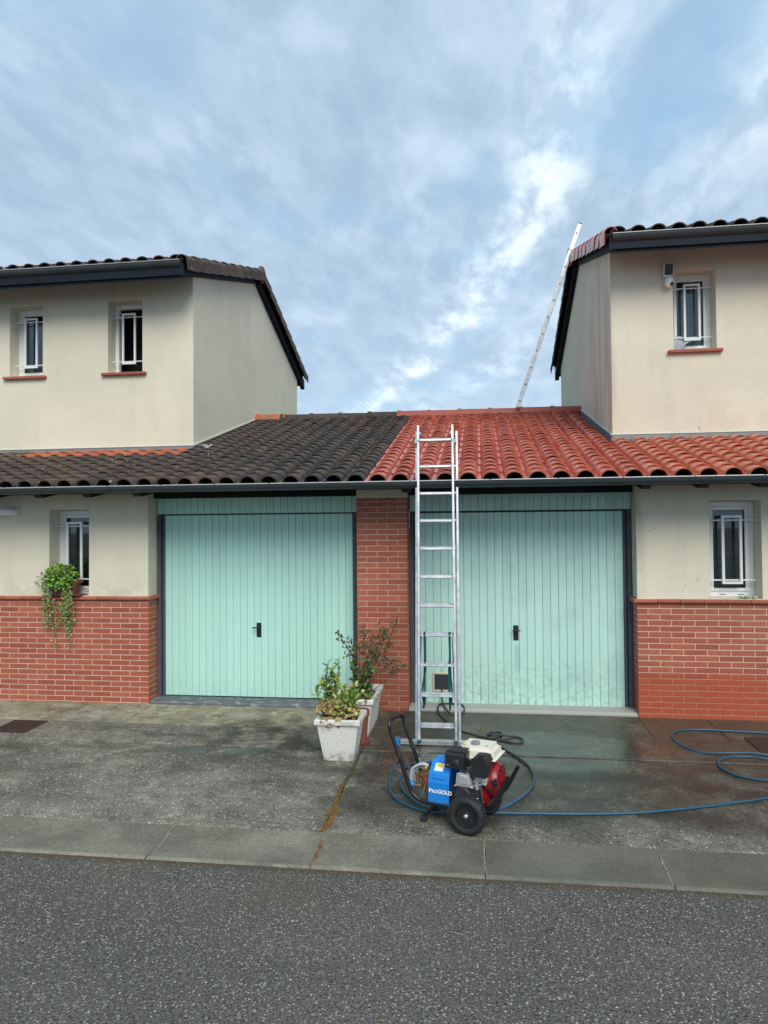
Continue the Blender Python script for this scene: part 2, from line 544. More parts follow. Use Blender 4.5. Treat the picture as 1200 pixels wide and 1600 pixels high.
M_redmortar = mat('red_bedding_mortar', lambda q: {'Base Color': q.mix(q.noise(q.pos(), 12, 4), (0.13, 0.035, 0.024), (0.22, 0.060, 0.042))}, rough=0.6)
M_deck = mat('roof_deck', base=(0.018, 0.017, 0.016), rough=0.9)

def f_asphalt(q):
    p = q.pos()
    x, y, z = q.xyz(p)
    c = q.mix(q.ramp(q.noise(q.scale(p, (0.6, 1.3, 1)), 1.1, 5, 0.6), 0.3, 0.7), (0.064, 0.059, 0.050), (0.104, 0.096, 0.082))
    c = q.mix(q.ramp(q.noise(p, 75, 5, 0.85), 0.36, 0.64), q.mix(0.75, c, (0.012, 0.012, 0.012)), q.mix(0.35, c, (0.30, 0.295, 0.28)))
    for sc_, th, cl, lim in ((60, 0.26, (0.36, 0.345, 0.30), 0.60), (105, 0.24, (0.23, 0.22, 0.195), 0.45), (42, 0.17, (0.50, 0.48, 0.42), 0.85)):
        n = q.voro(q.scale(p, (1, 1, 0.3), loc=(sc_*.1, 0, 0)), sc_)
        rr = q.xyz(n.outputs['Color'])[0]
        dd = q.math('ADD', n.outputs['Distance'], q.math('MULTIPLY', q.noise(p, sc_*2.2, 2), 0.22))
        m = q.math('MULTIPLY', q.ramp(dd, th+0.20, th+0.11), q.ramp(rr, lim, lim+0.05))
        c = q.mix(q.math('MULTIPLY', m, 0.9), c, cl)
    # brown dirt along the gutter strip and one rusty patch
    edge = q.math('MULTIPLY', q.ramp(q.math('ADD', y, q.math('MULTIPLY', q.noise(p, 6, 4), 0.12)), -3.40, -3.30), 0.6)
    c = q.mix(edge, c, (0.075, 0.055, 0.032))
    dv = q.node('ShaderNodeVectorMath', operation='DISTANCE')
    q.set(dv.inputs[0], p); dv.inputs[1].default_value = (-1.15, -3.62, -0.075)
    pt = q.math('MULTIPLY', q.ramp(q.math('ADD', dv.outputs['Value'], q.math('MULTIPLY', q.noise(p, 5, 4), 0.35)), 0.52, 0.2), 0.32)
    c = q.mix(pt, c, (0.125, 0.085, 0.050))
    dv2 = q.node('ShaderNodeVectorMath', operation='DISTANCE')
    q.set(dv2.inputs[0], p); dv2.inputs[1].default_value = (-2.25, -3.55, -0.075)
    pt = q.math('MULTIPLY', q.ramp(q.math('ADD', dv2.outputs['Value'], q.math('MULTIPLY', q.noise(p, 5, 4), 0.35)), 0.42, 0.2), 0.22)
    c = q.mix(pt, c, (0.125, 0.085, 0.050))
    h = q.math('ADD', q.math('MULTIPLY', q.voro(p, 95).outputs['Distance'], -1.0), q.math('MULTIPLY', q.noise(p, 210, 2), 0.6))
    return {'Base Color': c, 'Normal': q.bump(h, 0.8, 0.006), 'Roughness': 0.85, 'Specular IOR Level': 0.25}
M_asphalt = mat('asphalt', f_asphalt)
for m_ in (M_bluedark, M_darkwood):
    m_.node_tree.nodes['Principled BSDF'].inputs['Specular IOR Level'].default_value = 0.15

def wetmask(q, p):
    x, y, z = q.xyz(p)
    n = q.math('SUBTRACT', q.noise(p, 1.8, 5, 0.6), 0.5)
    xx = q.math('ADD', x, q.math('MULTIPLY', n, 1.2))
    yy = q.math('ADD', y, q.math('MULTIPLY', n, 0.9))
    m = q.math('MULTIPLY', q.ramp(xx, -1.25, -1.0), q.ramp(yy, -3.0, -2.4))
    m = q.math('MULTIPLY', m, q.ramp(q.noise(q.scale(p, (1, 1, 1), loc=(7, 2, 0)), 3.1, 6, 0.65), 0.32, 0.56, 0.55, 1.0))
    return m
def f_concrete(base, dark, smoothslab=0.0):
    def fn(q):
        p = q.pos()
        x, y, z = q.xyz(p)
        r = q.rnd()
        big = q.noise(p, 1.5, 5, 0.6)
        c = q.mix(q.ramp(big, 0.32, 0.68), base, dark)
        c = q.mix(q.ramp(q.noise(p, 5, 7, 0.75), 0.42, 0.66, 0, 0.75), c, tuple(v*0.42 for v in dark))
        c = q.mix(q.ramp(q.noise(q.scale(p, (1, 1, 1), loc=(4, 9, 0)), 6.5, 8, 0.85), 0.53, 0.64, 0, 0.70), c, tuple(min(1, v*1.75) for v in base))
        c = q.mix(q.ramp(q.noise(p, 60, 6, 0.85), 0.36, 0.64), q.mix(0.55 if not smoothslab else 0.30, c, (0.012, 0.012, 0.010)), q.mix(0.30 if not smoothslab else 0.12, c, (0.5, 0.48, 0.42)))
        for sc_, lim, cl in ((58, 0.50 if not smoothslab else 0.90, (0.46, 0.43, 0.36)), (34, 0.80 if not smoothslab else 0.965, (0.62, 0.60, 0.52))):
            n = q.voro(q.scale(p, (1, 1, 0.3)), sc_)
            rr = q.xyz(n.outputs['Color'])[0]
            dd = q.math('ADD', n.outputs['Distance'], q.math('MULTIPLY', q.noise(p, sc_*2.4, 2), 0.22))
            m = q.math('MULTIPLY', q.ramp(dd, 0.42, 0.30), q.ramp(rr, lim, lim+0.04))
            c = q.mix(q.math('MULTIPLY', m, 0.75), c, cl)
        # dark algae in front of the left door's right end and near the planters
        al = q.math('MULTIPLY', q.ramp(q.math('ABSOLUTE', q.math('ADD', x, 1.9)), 1.1, 0.3), q.math('MULTIPLY', q.ramp(y, -2.1, -1.2), q.ramp(y, -0.25, -0.7)))
        al = q.math('MULTIPLY', al, q.ramp(q.noise(p, 3, 5, 0.7), 0.38, 0.60))
        c = q.mix(q.math('MULTIPLY', al, 0.85), c, (0.035, 0.034, 0.026))
        dm = q.math('MULTIPLY', q.ramp(q.noise(q.scale(p, (0.7, 1.6, 1), loc=(2, 5, 0)), 1.4, 5, 0.65), 0.48, 0.62), q.math('MULTIPLY', q.ramp(y, -2.7, -1.8), q.ramp(y, -0.3, -0.9)))
        c = q.mix(q.math('MULTIPLY', dm, 0.6), c, (0.055, 0.053, 0.042))
        ol = q.math('MULTIPLY', q.ramp(q.noise(p, 2.2, 3), 0.45, 0.65, 0, 0.45), q.ramp(y, -0.9, -0.1))
        c = q.mix(ol, c, (0.20, 0.18, 0.085))
        wet = wetmask(q, p)
        c = q.mix(q.math('MULTIPLY', wet, 0.88), c, q.mix(1.0, c, (0.165, 0.155, 0.125), 'MULTIPLY'))
        red = q.math('MULTIPLY', q.math('MULTIPLY', q.ramp(x, 1.1, 1.7), q.ramp(y, -2.2, -1.0)), q.ramp(q.noise(p, 1.6, 4), 0.3, 0.6, 0.15, 0.42))  # red-brown tint paints the brick wall's reflection into the wet concrete
        c = q.mix(red, c, (0.085, 0.058, 0.036))
        # standing water, deepest behind the ladder foot and beside the planter
        ex = q.math('MULTIPLY', q.math('ADD', x, 0.55), 1.2)
        ey = q.math('MULTIPLY', q.math('ADD', y, 1.50), 1.9)
        dd = q.math('SQRT', q.math('ADD', q.math('MULTIPLY', ex, ex), q.math('MULTIPLY', ey, ey)))
        pud = q.ramp(q.math('ADD', dd, q.math('MULTIPLY', q.noise(p, 3.2, 4), 0.55)), 0.92, 0.74)
        ex = q.math('MULTIPLY', q.math('SUBTRACT', x, 0.75), 0.75)
        ey = q.math('MULTIPLY', q.math('ADD', y, 1.10), 1.3)
        dd = q.math('SQRT', q.math('ADD', q.math('MULTIPLY', ex, ex), q.math('MULTIPLY', ey, ey)))
        pud2 = q.ramp(q.math('ADD', dd, q.math('MULTIPLY', q.noise(p, 2.6, 5), 0.7)), 1.15, 0.85)
        ro = q.ramp(wet, 0, 1, 0.85, 0.42)
        ro = q.math('SUBTRACT', ro, q.math('MULTIPLY', pud2, 0.22))
        ro = q.math('ADD', q.math('MULTIPLY', ro, q.math('SUBTRACT', 1.0, pud)), q.math('MULTIPLY', pud, 0.06))
        ml = q.math('MULTIPLY', q.ramp(x, -3.2, -2.6), q.math('MULTIPLY', q.ramp(q.math('ABSOLUTE', q.math('ADD', y, 1.40)), 0.13, 0.05), q.ramp(x, -1.5, -1.9)))
        ml = q.math('MULTIPLY', ml, q.ramp(q.noise(p, 4, 4), 0.40, 0.55))
        ro = q.math('ADD', q.math('MULTIPLY', ro, q.math('SUBTRACT', 1.0, ml)), q.math('MULTIPLY', ml, 0.12))
        c = q.mix(q.math('MULTIPLY', ml, 0.6), c, (0.035, 0.036, 0.03))
        h = q.math('ADD', q.math('MULTIPLY', q.voro(p, 85).outputs['Distance'], -0.8), q.noise(p, 150, 3))
        bm_ = q.node('ShaderNodeBump')
        q.set(bm_.inputs['Height'], h)
        bm_.inputs['Distance'].default_value = 0.005 if not smoothslab else 0.0025
        st = q.math('MULTIPLY', q.math('SUBTRACT', 1.0, pud), q.ramp(pud2, 0, 1, 0.55, 0.16))
        q.set(bm_.inputs['Strength'], st)
        return {'Base Color': c, 'Roughness': ro, 'Normal': bm_.outputs[0], 'Specular IOR Level': q.ramp(wet, 0, 1, 0.2, 0.6)}
    return fn
M_conc = mat('driveway_concrete', f_concrete((0.27, 0.25, 0.195), (0.105, 0.100, 0.078)))
M_conc_pale = mat('apron_concrete', f_concrete((0.42, 0.405, 0.33), (0.26, 0.25, 0.195), 1))
M_conc_mid = mat('apron_concrete_aged', f_concrete((0.44, 0.41, 0.30), (0.22, 0.205, 0.14), 1))
M_conc_brown = mat('apron_concrete_washed', f_concrete((0.26, 0.22, 0.16), (0.17, 0.145, 0.10), 1))
def f_kerb(q):
    p = q.pos()
    x, y, z = q.xyz(p)
    c = q.mix(q.ramp(q.noise(p, 2.2, 6, 0.65), 0.35, 0.65), (0.225, 0.208, 0.158), (0.125, 0.117, 0.088))
    c = q.mix(q.ramp(q.noise(p, 60, 6, 0.85), 0.38, 0.62), q.mix(0.3, c, (0.02, 0.02, 0.02)), q.mix(0.10, c, (0.6, 0.6, 0.5)))
    c = q.mix(q.ramp(q.noise(q.scale(p, (1, 2.5, 1)), 8, 7, 0.8), 0.58, 0.70, 0, 0.5), c, (0.34, 0.33, 0.28))
    c = q.mix(q.math('MULTIPLY', q.ramp(y, -3.325, -3.35), q.ramp(q.noise(p, 9, 5, 0.7), 0.45, 0.65, 0, 0.45)), c, (0.34, 0.32, 0.25))
    w_ = q.math('ADD', x, q.math('MULTIPLY', q.noise(p, 3, 4), 0.5))
    c = q.mix(q.ramp(w_, -0.2, 0.4, 0, 0.45), c, (0.052, 0.050, 0.042))
    c = q.mix(q.ramp(q.noise(p, 26, 5, 0.8), 0.62, 0.72, 0, 0.4), c, (0.34, 0.32, 0.26))
    c = q.mix(q.ramp(q.noise(p, 18, 6, 0.8), 0.60, 0.70, 0, 0.5), c, (0.035, 0.034, 0.028))
    return {'Base Color': c, 'Roughness': q.ramp(w_, -0.2, 0.3, 0.85, 0.5), 'Normal': q.bump(q.noise(p, 120, 4, 0.7), 0.4, 0.004)}
M_kerb = mat('channel_slab_concrete', f_kerb)
M_sill_conc = mat('threshold_concrete', f_render((0.36, 0.37, 0.36), 0.1), rough=0.85)
M_joint = mat('dark_joint', lambda q: {'Base Color': q.mix(q.noise(q.pos(), 9, 4), (0.06, 0.055, 0.04), (0.30, 0.27, 0.20))}, rough=0.95)
M_thresh = mat('painted_threshold', lambda q: {'Base Color': q.mix(q.ramp(q.noise(q.scale(q.pos(), (1, 2, 4)), 9, 5, 0.7), 0.5, 0.68), (0.10, 0.115, 0.135), (0.30, 0.31, 0.32)), 'Normal': q.bump(q.noise(q.pos(), 60, 4), 0.4, 0.004)}, rough=0.7)
M_moss = mat('orange_moss', lambda q: {'Base Color': q.mix(q.noise(q.pos(), 25, 4), q.mix(q.ramp(q.xyz(q.pos())[1], -1.9, -2.5), (0.045, 0.042, 0.018), (0.10, 0.055, 0.016)), q.mix(q.ramp(q.xyz(q.pos())[1], -1.9, -2.5), (0.09, 0.08, 0.035), (0.24, 0.115, 0.030)))}, rough=0.95)
M_edge = mat('brown_dirt', lambda q: {'Base Color': q.mix(q.noise(q.pos(), 25, 4), (0.045, 0.038, 0.022), (0.12, 0.09, 0.045))}, rough=0.95)
M_rustplate = mat('rusted_cast_iron', lambda q: {'Base Color': q.mix(q.noise(q.pos(), 30, 4), (0.030, 0.022, 0.020), (0.075, 0.045, 0.035)), 'Normal': q.bump(q.noise(q.pos(), 90, 3), 0.4, 0.004)}, rough=0.65, metal=0.2)

def f_alu(q):
    p = q.obj()
    return {'Base Color': q.mix(q.ramp(q.noise(p, 9, 5, 0.65), 0.35, 0.7), (0.42, 0.45, 0.48), (0.62, 0.64, 0.66)), 'Roughness': q.ramp(q.noise(p, 20, 4), 0.3, 0.7, 0.30, 0.50)}
M_alu = mat('aluminium', f_alu, metal=0.75)
M_bluecap = mat('blue_plastic', base=(0.02, 0.19, 0.50), rough=0.4)
M_strap = mat('teal_webbing', base=(0.012, 0.09, 0.12), rough=0.8)
M_hole = mat('dark_rung_end', base=(0.015, 0.015, 0.018), rough=0.6)
M_hose = mat('blue_hose_rubber', lambda q: {'Base Color': q.mix(q.noise(q.pos(), 7, 4), (0.008, 0.060, 0.115), (0.015, 0.090, 0.155))}, rough=0.4)
def f_greyhose(q):
    p = q.pos()
    x, y, z = q.xyz(p)
    return {'Base Color': q.mix(q.ramp(y, -1.7, -2.15), (0.035, 0.040, 0.045), (0.035, 0.10, 0.19))}
M_greyhose = mat('grey_hose_rubber', f_greyhose, rough=0.5)
M_blackhose = mat('black_tube_paint', base=(0.010, 0.010, 0.012), rough=0.28)
M_shroud = mat('blue_sheet_metal', lambda q: {'Base Color': q.mix(q.noise(q.obj(), 9, 4), (0.006, 0.20, 0.62), (0.008, 0.23, 0.70))}, rough=0.36)
M_letter = mat('white_print', base=(0.85, 0.87, 0.88), rough=0.5)
M_sticker_y = mat('yellow_print', base=(0.75, 0.55, 0.05), rough=0.5)
M_bprint = mat('dark_blue_print', base=(0.006, 0.05, 0.22), rough=0.5)
M_tank = mat('cream_tank_paint', lambda q: {'Base Color': q.mix(q.noise(q.obj(), 14, 4), (0.78, 0.76, 0.66), (0.68, 0.66, 0.56))}, rough=0.28)
M_engred = mat('engine_red', lambda q: {'Base Color': q.mix(q.ramp(q.noise(q.obj(), 22, 4), 0.4, 0.7), (0.30, 0.004, 0.014), (0.12, 0.004, 0.008))}, rough=0.35)
M_engblk = mat('engine_black_plastic', lambda q: {'Base Color': q.mix(q.noise(q.obj(), 18, 4), (0.010, 0.011, 0.013), (0.022, 0.024, 0.028))}, rough=0.42)
M_enggrey = mat('engine_cast_dark', lambda q: {'Base Color': q.mix(q.noise(q.obj(), 30, 4), (0.020, 0.023, 0.028), (0.065, 0.07, 0.08))}, rough=0.5, metal=0.4)
M_castalu = mat('cast_aluminium', lambda q: {'Base Color': q.mix(q.noise(q.obj(), 25, 4), (0.62, 0.65, 0.68), (0.78, 0.80, 0.82))}, rough=0.35, metal=0.7)
M_brass = mat('brass', lambda q: {'Base Color': q.mix(q.noise(q.obj(), 25, 4), (0.30, 0.18, 0.07), (0.44, 0.33, 0.18))}, rough=0.35, metal=0.8)
M_steel = mat('bright_steel', base=(0.55, 0.55, 0.55), rough=0.25, metal=0.9)
M_clearhose = mat('milky_clear_hose', base=(0.42, 0.46, 0.48), rough=0.25)
M_rubber = mat('tyre_rubber', lambda q: {'Base Color': q.mix(q.ramp(q.noise(q.obj(), 12, 5, 0.7), 0.45, 0.75), (0.014, 0.016, 0.018), (0.045, 0.046, 0.046))}, rough=0.72)

def f_planter(q):
    p = q.pos()
    v = q.voro(q.scale(p, (1.1, 1, 1.1)), 75)
    c = q.mix(q.noise(p, 60, 3), (0.62, 0.62, 0.58), (0.76, 0.76, 0.73))
    c = q.mix(q.ramp(v.outputs['Distance'], 0.55, 0.8, 0, 0.25), c, (0.25, 0.25, 0.22))
    x, y, z = q.xyz(p)
    c = q.mix(q.math('MULTIPLY', q.ramp(z, 0.10, -0.02, 0, 0.7), q.ramp(q.noise(p, 20, 4), 0.35, 0.6)), c, (0.14, 0.14, 0.10))
    c = q.mix(q.ramp(q.noise(p, 9, 5), 0.60, 0.75, 0, 0.5), c, (0.30, 0.30, 0.24))
    h = q.math('ADD', q.noise(p, 70, 3), q.math('MULTIPLY', v.outputs['Distance'], 0.5))
    return {'Base Color': c, 'Normal': q.bump(h, 0.6, 0.004)}
M_planter = mat('stippled_white_concrete', f_planter, rough=0.85)
M_planter_rim = mat('white_concrete_rim', lambda q: {'Base Color': q.mix(q.ramp(q.noise(q.pos(), 18, 5), 0.4, 0.7), (0.70, 0.69, 0.65), (0.50, 0.49, 0.43))}, rough=0.7)
M_soil = mat('potting_soil', lambda q: {'Base Color': q.mix(q.noise(q.pos(), 50, 4), (0.02, 0.014, 0.010), (0.07, 0.045, 0.03)), 'Normal': q.bump(q.noise(q.pos(), 60, 4), 1, 0.01)}, rough=1)
M_pot = mat('terracotta_pot', lambda q: {'Base Color': q.mix(q.noise(q.pos(), 14, 4), (0.19, 0.055, 0.040), (0.28, 0.10, 0.065))}, rough=0.7)
def leafmat(name, cols, rough=0.5):
    def fn(q):
        p = q.pos()
        f = q.noise(p, 45, 2, 0.5)
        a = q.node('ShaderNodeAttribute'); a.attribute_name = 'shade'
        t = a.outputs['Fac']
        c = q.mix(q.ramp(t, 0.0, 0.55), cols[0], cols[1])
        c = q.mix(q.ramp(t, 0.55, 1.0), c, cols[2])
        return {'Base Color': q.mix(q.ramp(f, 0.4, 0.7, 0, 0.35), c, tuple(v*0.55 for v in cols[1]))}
    m = mat(name, fn, rough=rough)
    b = m.node_tree.nodes['Principled BSDF']
    b.inputs['Subsurface Weight'].default_value = 0.0
    return m
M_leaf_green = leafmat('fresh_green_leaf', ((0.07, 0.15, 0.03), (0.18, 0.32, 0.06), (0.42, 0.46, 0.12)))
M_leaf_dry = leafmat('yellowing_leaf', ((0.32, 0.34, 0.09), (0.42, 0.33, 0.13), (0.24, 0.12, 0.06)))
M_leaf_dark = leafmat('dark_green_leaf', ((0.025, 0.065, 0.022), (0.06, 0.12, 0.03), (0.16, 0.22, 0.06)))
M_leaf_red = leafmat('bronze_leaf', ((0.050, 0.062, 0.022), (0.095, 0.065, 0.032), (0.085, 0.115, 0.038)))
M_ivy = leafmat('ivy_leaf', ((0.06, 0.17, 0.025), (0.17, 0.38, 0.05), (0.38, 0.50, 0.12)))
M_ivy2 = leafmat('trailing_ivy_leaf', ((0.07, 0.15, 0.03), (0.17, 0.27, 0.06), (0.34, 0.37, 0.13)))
M_stem = mat('plant_stem', base=(0.07, 0.05, 0.025), rough=0.8)
M_curtain = mat('pale_curtain', lambda q: {'Base Color': q.mix(q.noise(q.scale(q.pos(), (9, 9, 1)), 3, 3), (0.40, 0.46, 0.50), (0.30, 0.35, 0.40))}, rough=0.9)
M_litter = mat('pale_leaf_litter', lambda q: {'Base Color': q.mix(q.ramp(q.rnd(), 0, 1), (0.55, 0.53, 0.40), (0.30, 0.22, 0.08))}, rough=0.8)
M_litter_d = mat('dark_leaf_litter', base=(0.03, 0.035, 0.018), rough=0.9)

# ------------------------------------------------------------------ ground
SL = 0.025
def gz(y):
    return 0.015+SL*y if y > -3.37 else -0.075
struct('ground', MB().box(-400, 400, -300, 600, -0.5, -0.14), M_joint)
struct('road', MB().box(-60, 60, -40, -3.36, -0.12, -0.078), M_asphalt)
def slab_piece(name, x0, x1, y0, y1, m, parent, dz=0.0, c=0.006):
    mb = MB()
    n = 4
    vs = []
    zt0, zt1 = 0.015+SL*y0+dz, 0.015+SL*y1+dz
    for (a, b, cc, d_, dzz) in ((x0, x1, y0, y1, -c), (x0+c, x1-c, y0+c, y1-c, 0)):
        vs += [(a, cc, 0.015+SL*cc+dz+dzz), (b, cc, 0.015+SL*cc+dz+dzz), (b, d_, 0.015+SL*d_+dz+dzz), (a, d_, 0.015+SL*d_+dz+dzz)]
    vs += [(x0, y0, -0.13), (x1, y0, -0.13), (x1, y1, -0.13), (x0, y1, -0.13)]
    fs = [(4, 5, 6, 7)]
    for i in range(4):
        j = (i+1) % 4
        fs += [(i, j, 4+j, 4+i), (8+i, 8+j, j, i)]
    mb.add(vs, fs)
    return part(name, mb, m, parent)
M_joint_d = mat('damp_dirt', lambda q: {'Base Color': q.mix(q.noise(q.pos(), 9, 4), (0.012, 0.012, 0.009), (0.06, 0.045, 0.025))}, rough=0.9)
drive = struct('driveway', MB().prism([(-2.895, -0.138), (-2.895, -0.085), (0.45, -0.002), (0.45, -0.138)], -9.5, 7, 'x'), M_joint_d)
J = 0.006
slab_piece('concrete_slab', -9.4, -1.09-J, -2.88, -1.28, M_conc, drive)
slab_piece('concrete_slab', -1.09+J, 6.8, -2.88, -1.28, M_conc, drive, -0.003)
slab_piece('concrete_slab', -9.4, -1.09-J*.5, -1.28+J*1.5, -0.70-J*.3, M_conc, drive, 0.006)
slab_piece('concrete_slab', -1.09+J*.5, 6.8, -1.28+J*1.5, -0.70-J*.3, M_conc, drive, 0.003)
ap = [-9.4, -5.15, -4.42, -3.70, -1.09, 1.597, 2.265, 3.0, 6.8]
for i in range(len(ap)-1):
    m = M_conc_pale if i in (0, 2) else M_conc_mid if i in (1, 3) else (M_conc_brown if i in (5,) else M_conc)
    slab_piece('apron_slab', ap[i]+.003, ap[i+1]-.003, -0.70, 0.0, m, drive, random.uniform(0, .003), 0.003)
for a, b in ((-3.75, -1.34), (-.785, 1.60)):
    slab_piece('concrete_slab', a+.01, b-.01, 0.002, 0.30, M_conc, drive, 0.0, 0.003)
strip = struct('gutter_strip', MB().box(-9.6, 7.2, -3.350, -2.90, -0.137, -0.087), M_joint)
k = -9.58
xs_ = [-9.58-0.0]
x = -3.175
xs_ = [-3.175-1.065*i for i in range(6, 0, -1)]+[-3.175, -2.122, -1.056, 0.008, 1.083, 2.15, 3.22, 4.28, 5.35, 6.4]
for i in range(len(xs_)-1):
    a, b = xs_[i]+.004, xs_[i+1]-.004
    dz = random.uniform(-.002, .002)
    mb = MB()
    # shallow dished channel profile
    prof = [(-3.355, -0.080), (-3.33, -0.068), (-3.22, -0.079), (-3.08, -0.080), (-2.93, -0.062), (-2.885, -0.058), (-2.882, -0.064), (-2.882, -0.13), (-3.355, -0.13)]
    mb.prism([(y_, z_+dz) for y_, z_ in prof], a, b, 'x')
    part('channel_slab', mb, M_kerb, strip)
# crumbly pale mortar in the joints between channel slabs
M_pj = mat('pale_joint_mortar', lambda q: {'Base Color': q.mix(q.ramp(q.noise(q.pos(), 60, 4, 0.7), 0.4, 0.6), (0.12, 0.11, 0.085), (0.30, 0.285, 0.23))}, rough=0.95)
for xj in xs_[1:-1]:
    mb = MB()
    ys = [(-3.33, -.068), (-3.22, -.079), (-3.08, -.080), (-2.93, -.062), (-2.89, -.058)]
    n = 22
    vs = []
    ph0 = random.uniform(0, 6)
    for i in range(n+1):
        yv = -3.33+.44*i/n
        for k in range(4):
            if ys[k][0] <= yv <= ys[k+1][0]+1e-6:
                f = (yv-ys[k][0])/(ys[k+1][0]-ys[k][0]); zv = ys[k][1]*(1-f)+ys[k+1][1]*f
        cx = xj+.007*math.sin(ph0+yv*9)+random.gauss(0, .0012)
        hw = .0045+random.uniform(0, .006)
        vs += [(cx-hw, yv, zv-.004), (cx-hw*.5, yv, zv+.0022), (cx+hw*.5, yv, zv+.0022), (cx+hw, yv, zv-.004)]
    mb.add(vs, [(4*i+k, 4*i+k+1, 4*i+k+5, 4*i+k+4) for i in range(n) for k in range(3)])
    part('joint_mortar', mb, M_pj, strip, 60)
# moss and dirt in the drive joint
mb = MB()
for i in range(900):
    t = random.random()
    yv = -1.40-1.47*t
    wd = 0.006+0.018*max(0, 1-abs(t-0.45)/0.35)*random.random()+(0.075 if 0.74 < t < 0.99 else 0)*random.random()
    xv = -1.09+random.gauss(0, 1)*wd*0.65+0.012*math.sin(t*9)
    s = random.uniform(.004, .012)
    a = random.uniform(0, 6.3)
    zt = 0.015+SL*yv
    h = random.uniform(.003, .010)
    mb.add([(xv+s*math.cos(a+k*2.1), yv+s*math.sin(a+k*2.1), zt-.002) for k in range(3)]+[(xv, yv, zt+h)], [(0, 1, 3), (1, 2, 3), (2, 0, 3)])
for i in range(120):
    t = random.random()**2
    xv = -1.058+0.004*t+random.gauss(0, .006); yv = -2.9-0.44*t
    s = random.uniform(.004, .010); a = random.uniform(0, 6.3); zt = -0.075
    mb.add([(xv+s*math.cos(a+k*2.1), yv+s*math.sin(a+k*2.1), zt-.002) for k in range(3)]+[(xv, yv, zt+random.uniform(.006, .014))], [(0, 1, 3), (1, 2, 3), (2, 0, 3)])
tagged('joint_moss', mb, M_moss, 'rusty orange moss growing along the driveway joint in front of the planter', 'moss', kind='stuff')
# dirt line between gutter strip and road
mb = MB()
for i in range(1800):
    xv = random.uniform(-6, 4.5); yv = -3.365+abs(random.gauss(0, 1))*-0.022
    s = random.uniform(.003, .010); a = random.uniform(0, 6.3); zt = -0.078
    mb.add([(xv+s*math.cos(a+k*2.1), yv+s*math.sin(a+k*2.1), zt-.001) for k in range(3)]+[(xv, yv, zt+random.uniform(.003, .008))], [(0, 1, 3), (1, 2, 3), (2, 0, 3)])
tagged('edge_dirt', mb, M_edge, 'thin line of brown dirt and moss between channel slabs and asphalt', 'dirt', kind='stuff')

# ------------------------------------------------------------------ houses
PITCH, ARC0 = 0.2265, -1.02
XL, XR, YU = -3.823, 1.648, 1.47
def zp(y): return 2.440+0.285*(y+0.57)
def zu(y): return 5.415+0.305*(y-0.95)
SLOPE = math.atan(0.285)
LEFT = thing('house', 'left house with cream walls, dark weathered tile roofs and the garage door beside the planters', 'house', (-4.5, 0, 0))
RIGHT = thing('house', 'right house with cleaned red roof tiles, wall camera and the garage door behind the ladder', 'house', (2.2, 0, 0))

def quad_wall(mb, x0, x1, z0, z1, Y, holes):
    """front wall with rectangular holes (x0,x1,z0,z1)"""
    xs = sorted({x0, x1, *[h[0] for h in holes], *[h[1] for h in holes]})
    zs = sorted({z0, z1, *[h[2] for h in holes], *[h[3] for h in holes]})
    for i in range(len(xs)-1):
        for j in range(len(zs)-1):
            cx, cz = (xs[i]+xs[i+1])/2, (zs[j]+zs[j+1])/2
            if any(h[0] < cx < h[1] and h[2] < cz < h[3] for h in holes):
                continue
            mb.add([(xs[i], Y, zs[j]), (xs[i+1], Y, zs[j]), (xs[i+1], Y, zs[j+1]), (xs[i], Y, zs[j+1])], [(0, 1, 2, 3)])
def reveal(mb, h, Y, dep):
    x0, x1, z0, z1 = h
    for a, b, c, d_ in (((x0, z0), (x0, z1), 0, 0), ((x1, z1), (x1, z0), 0, 0), ((x0, z1), (x1, z1), 0, 0), ((x1, z0), (x0, z0), 0, 0)):
        mb.add([(a[0], Y, a[1]), (b[0], Y, b[1]), (b[0], Y+dep, b[1]), (a[0], Y+dep, a[1])], [(0, 1, 2, 3)])

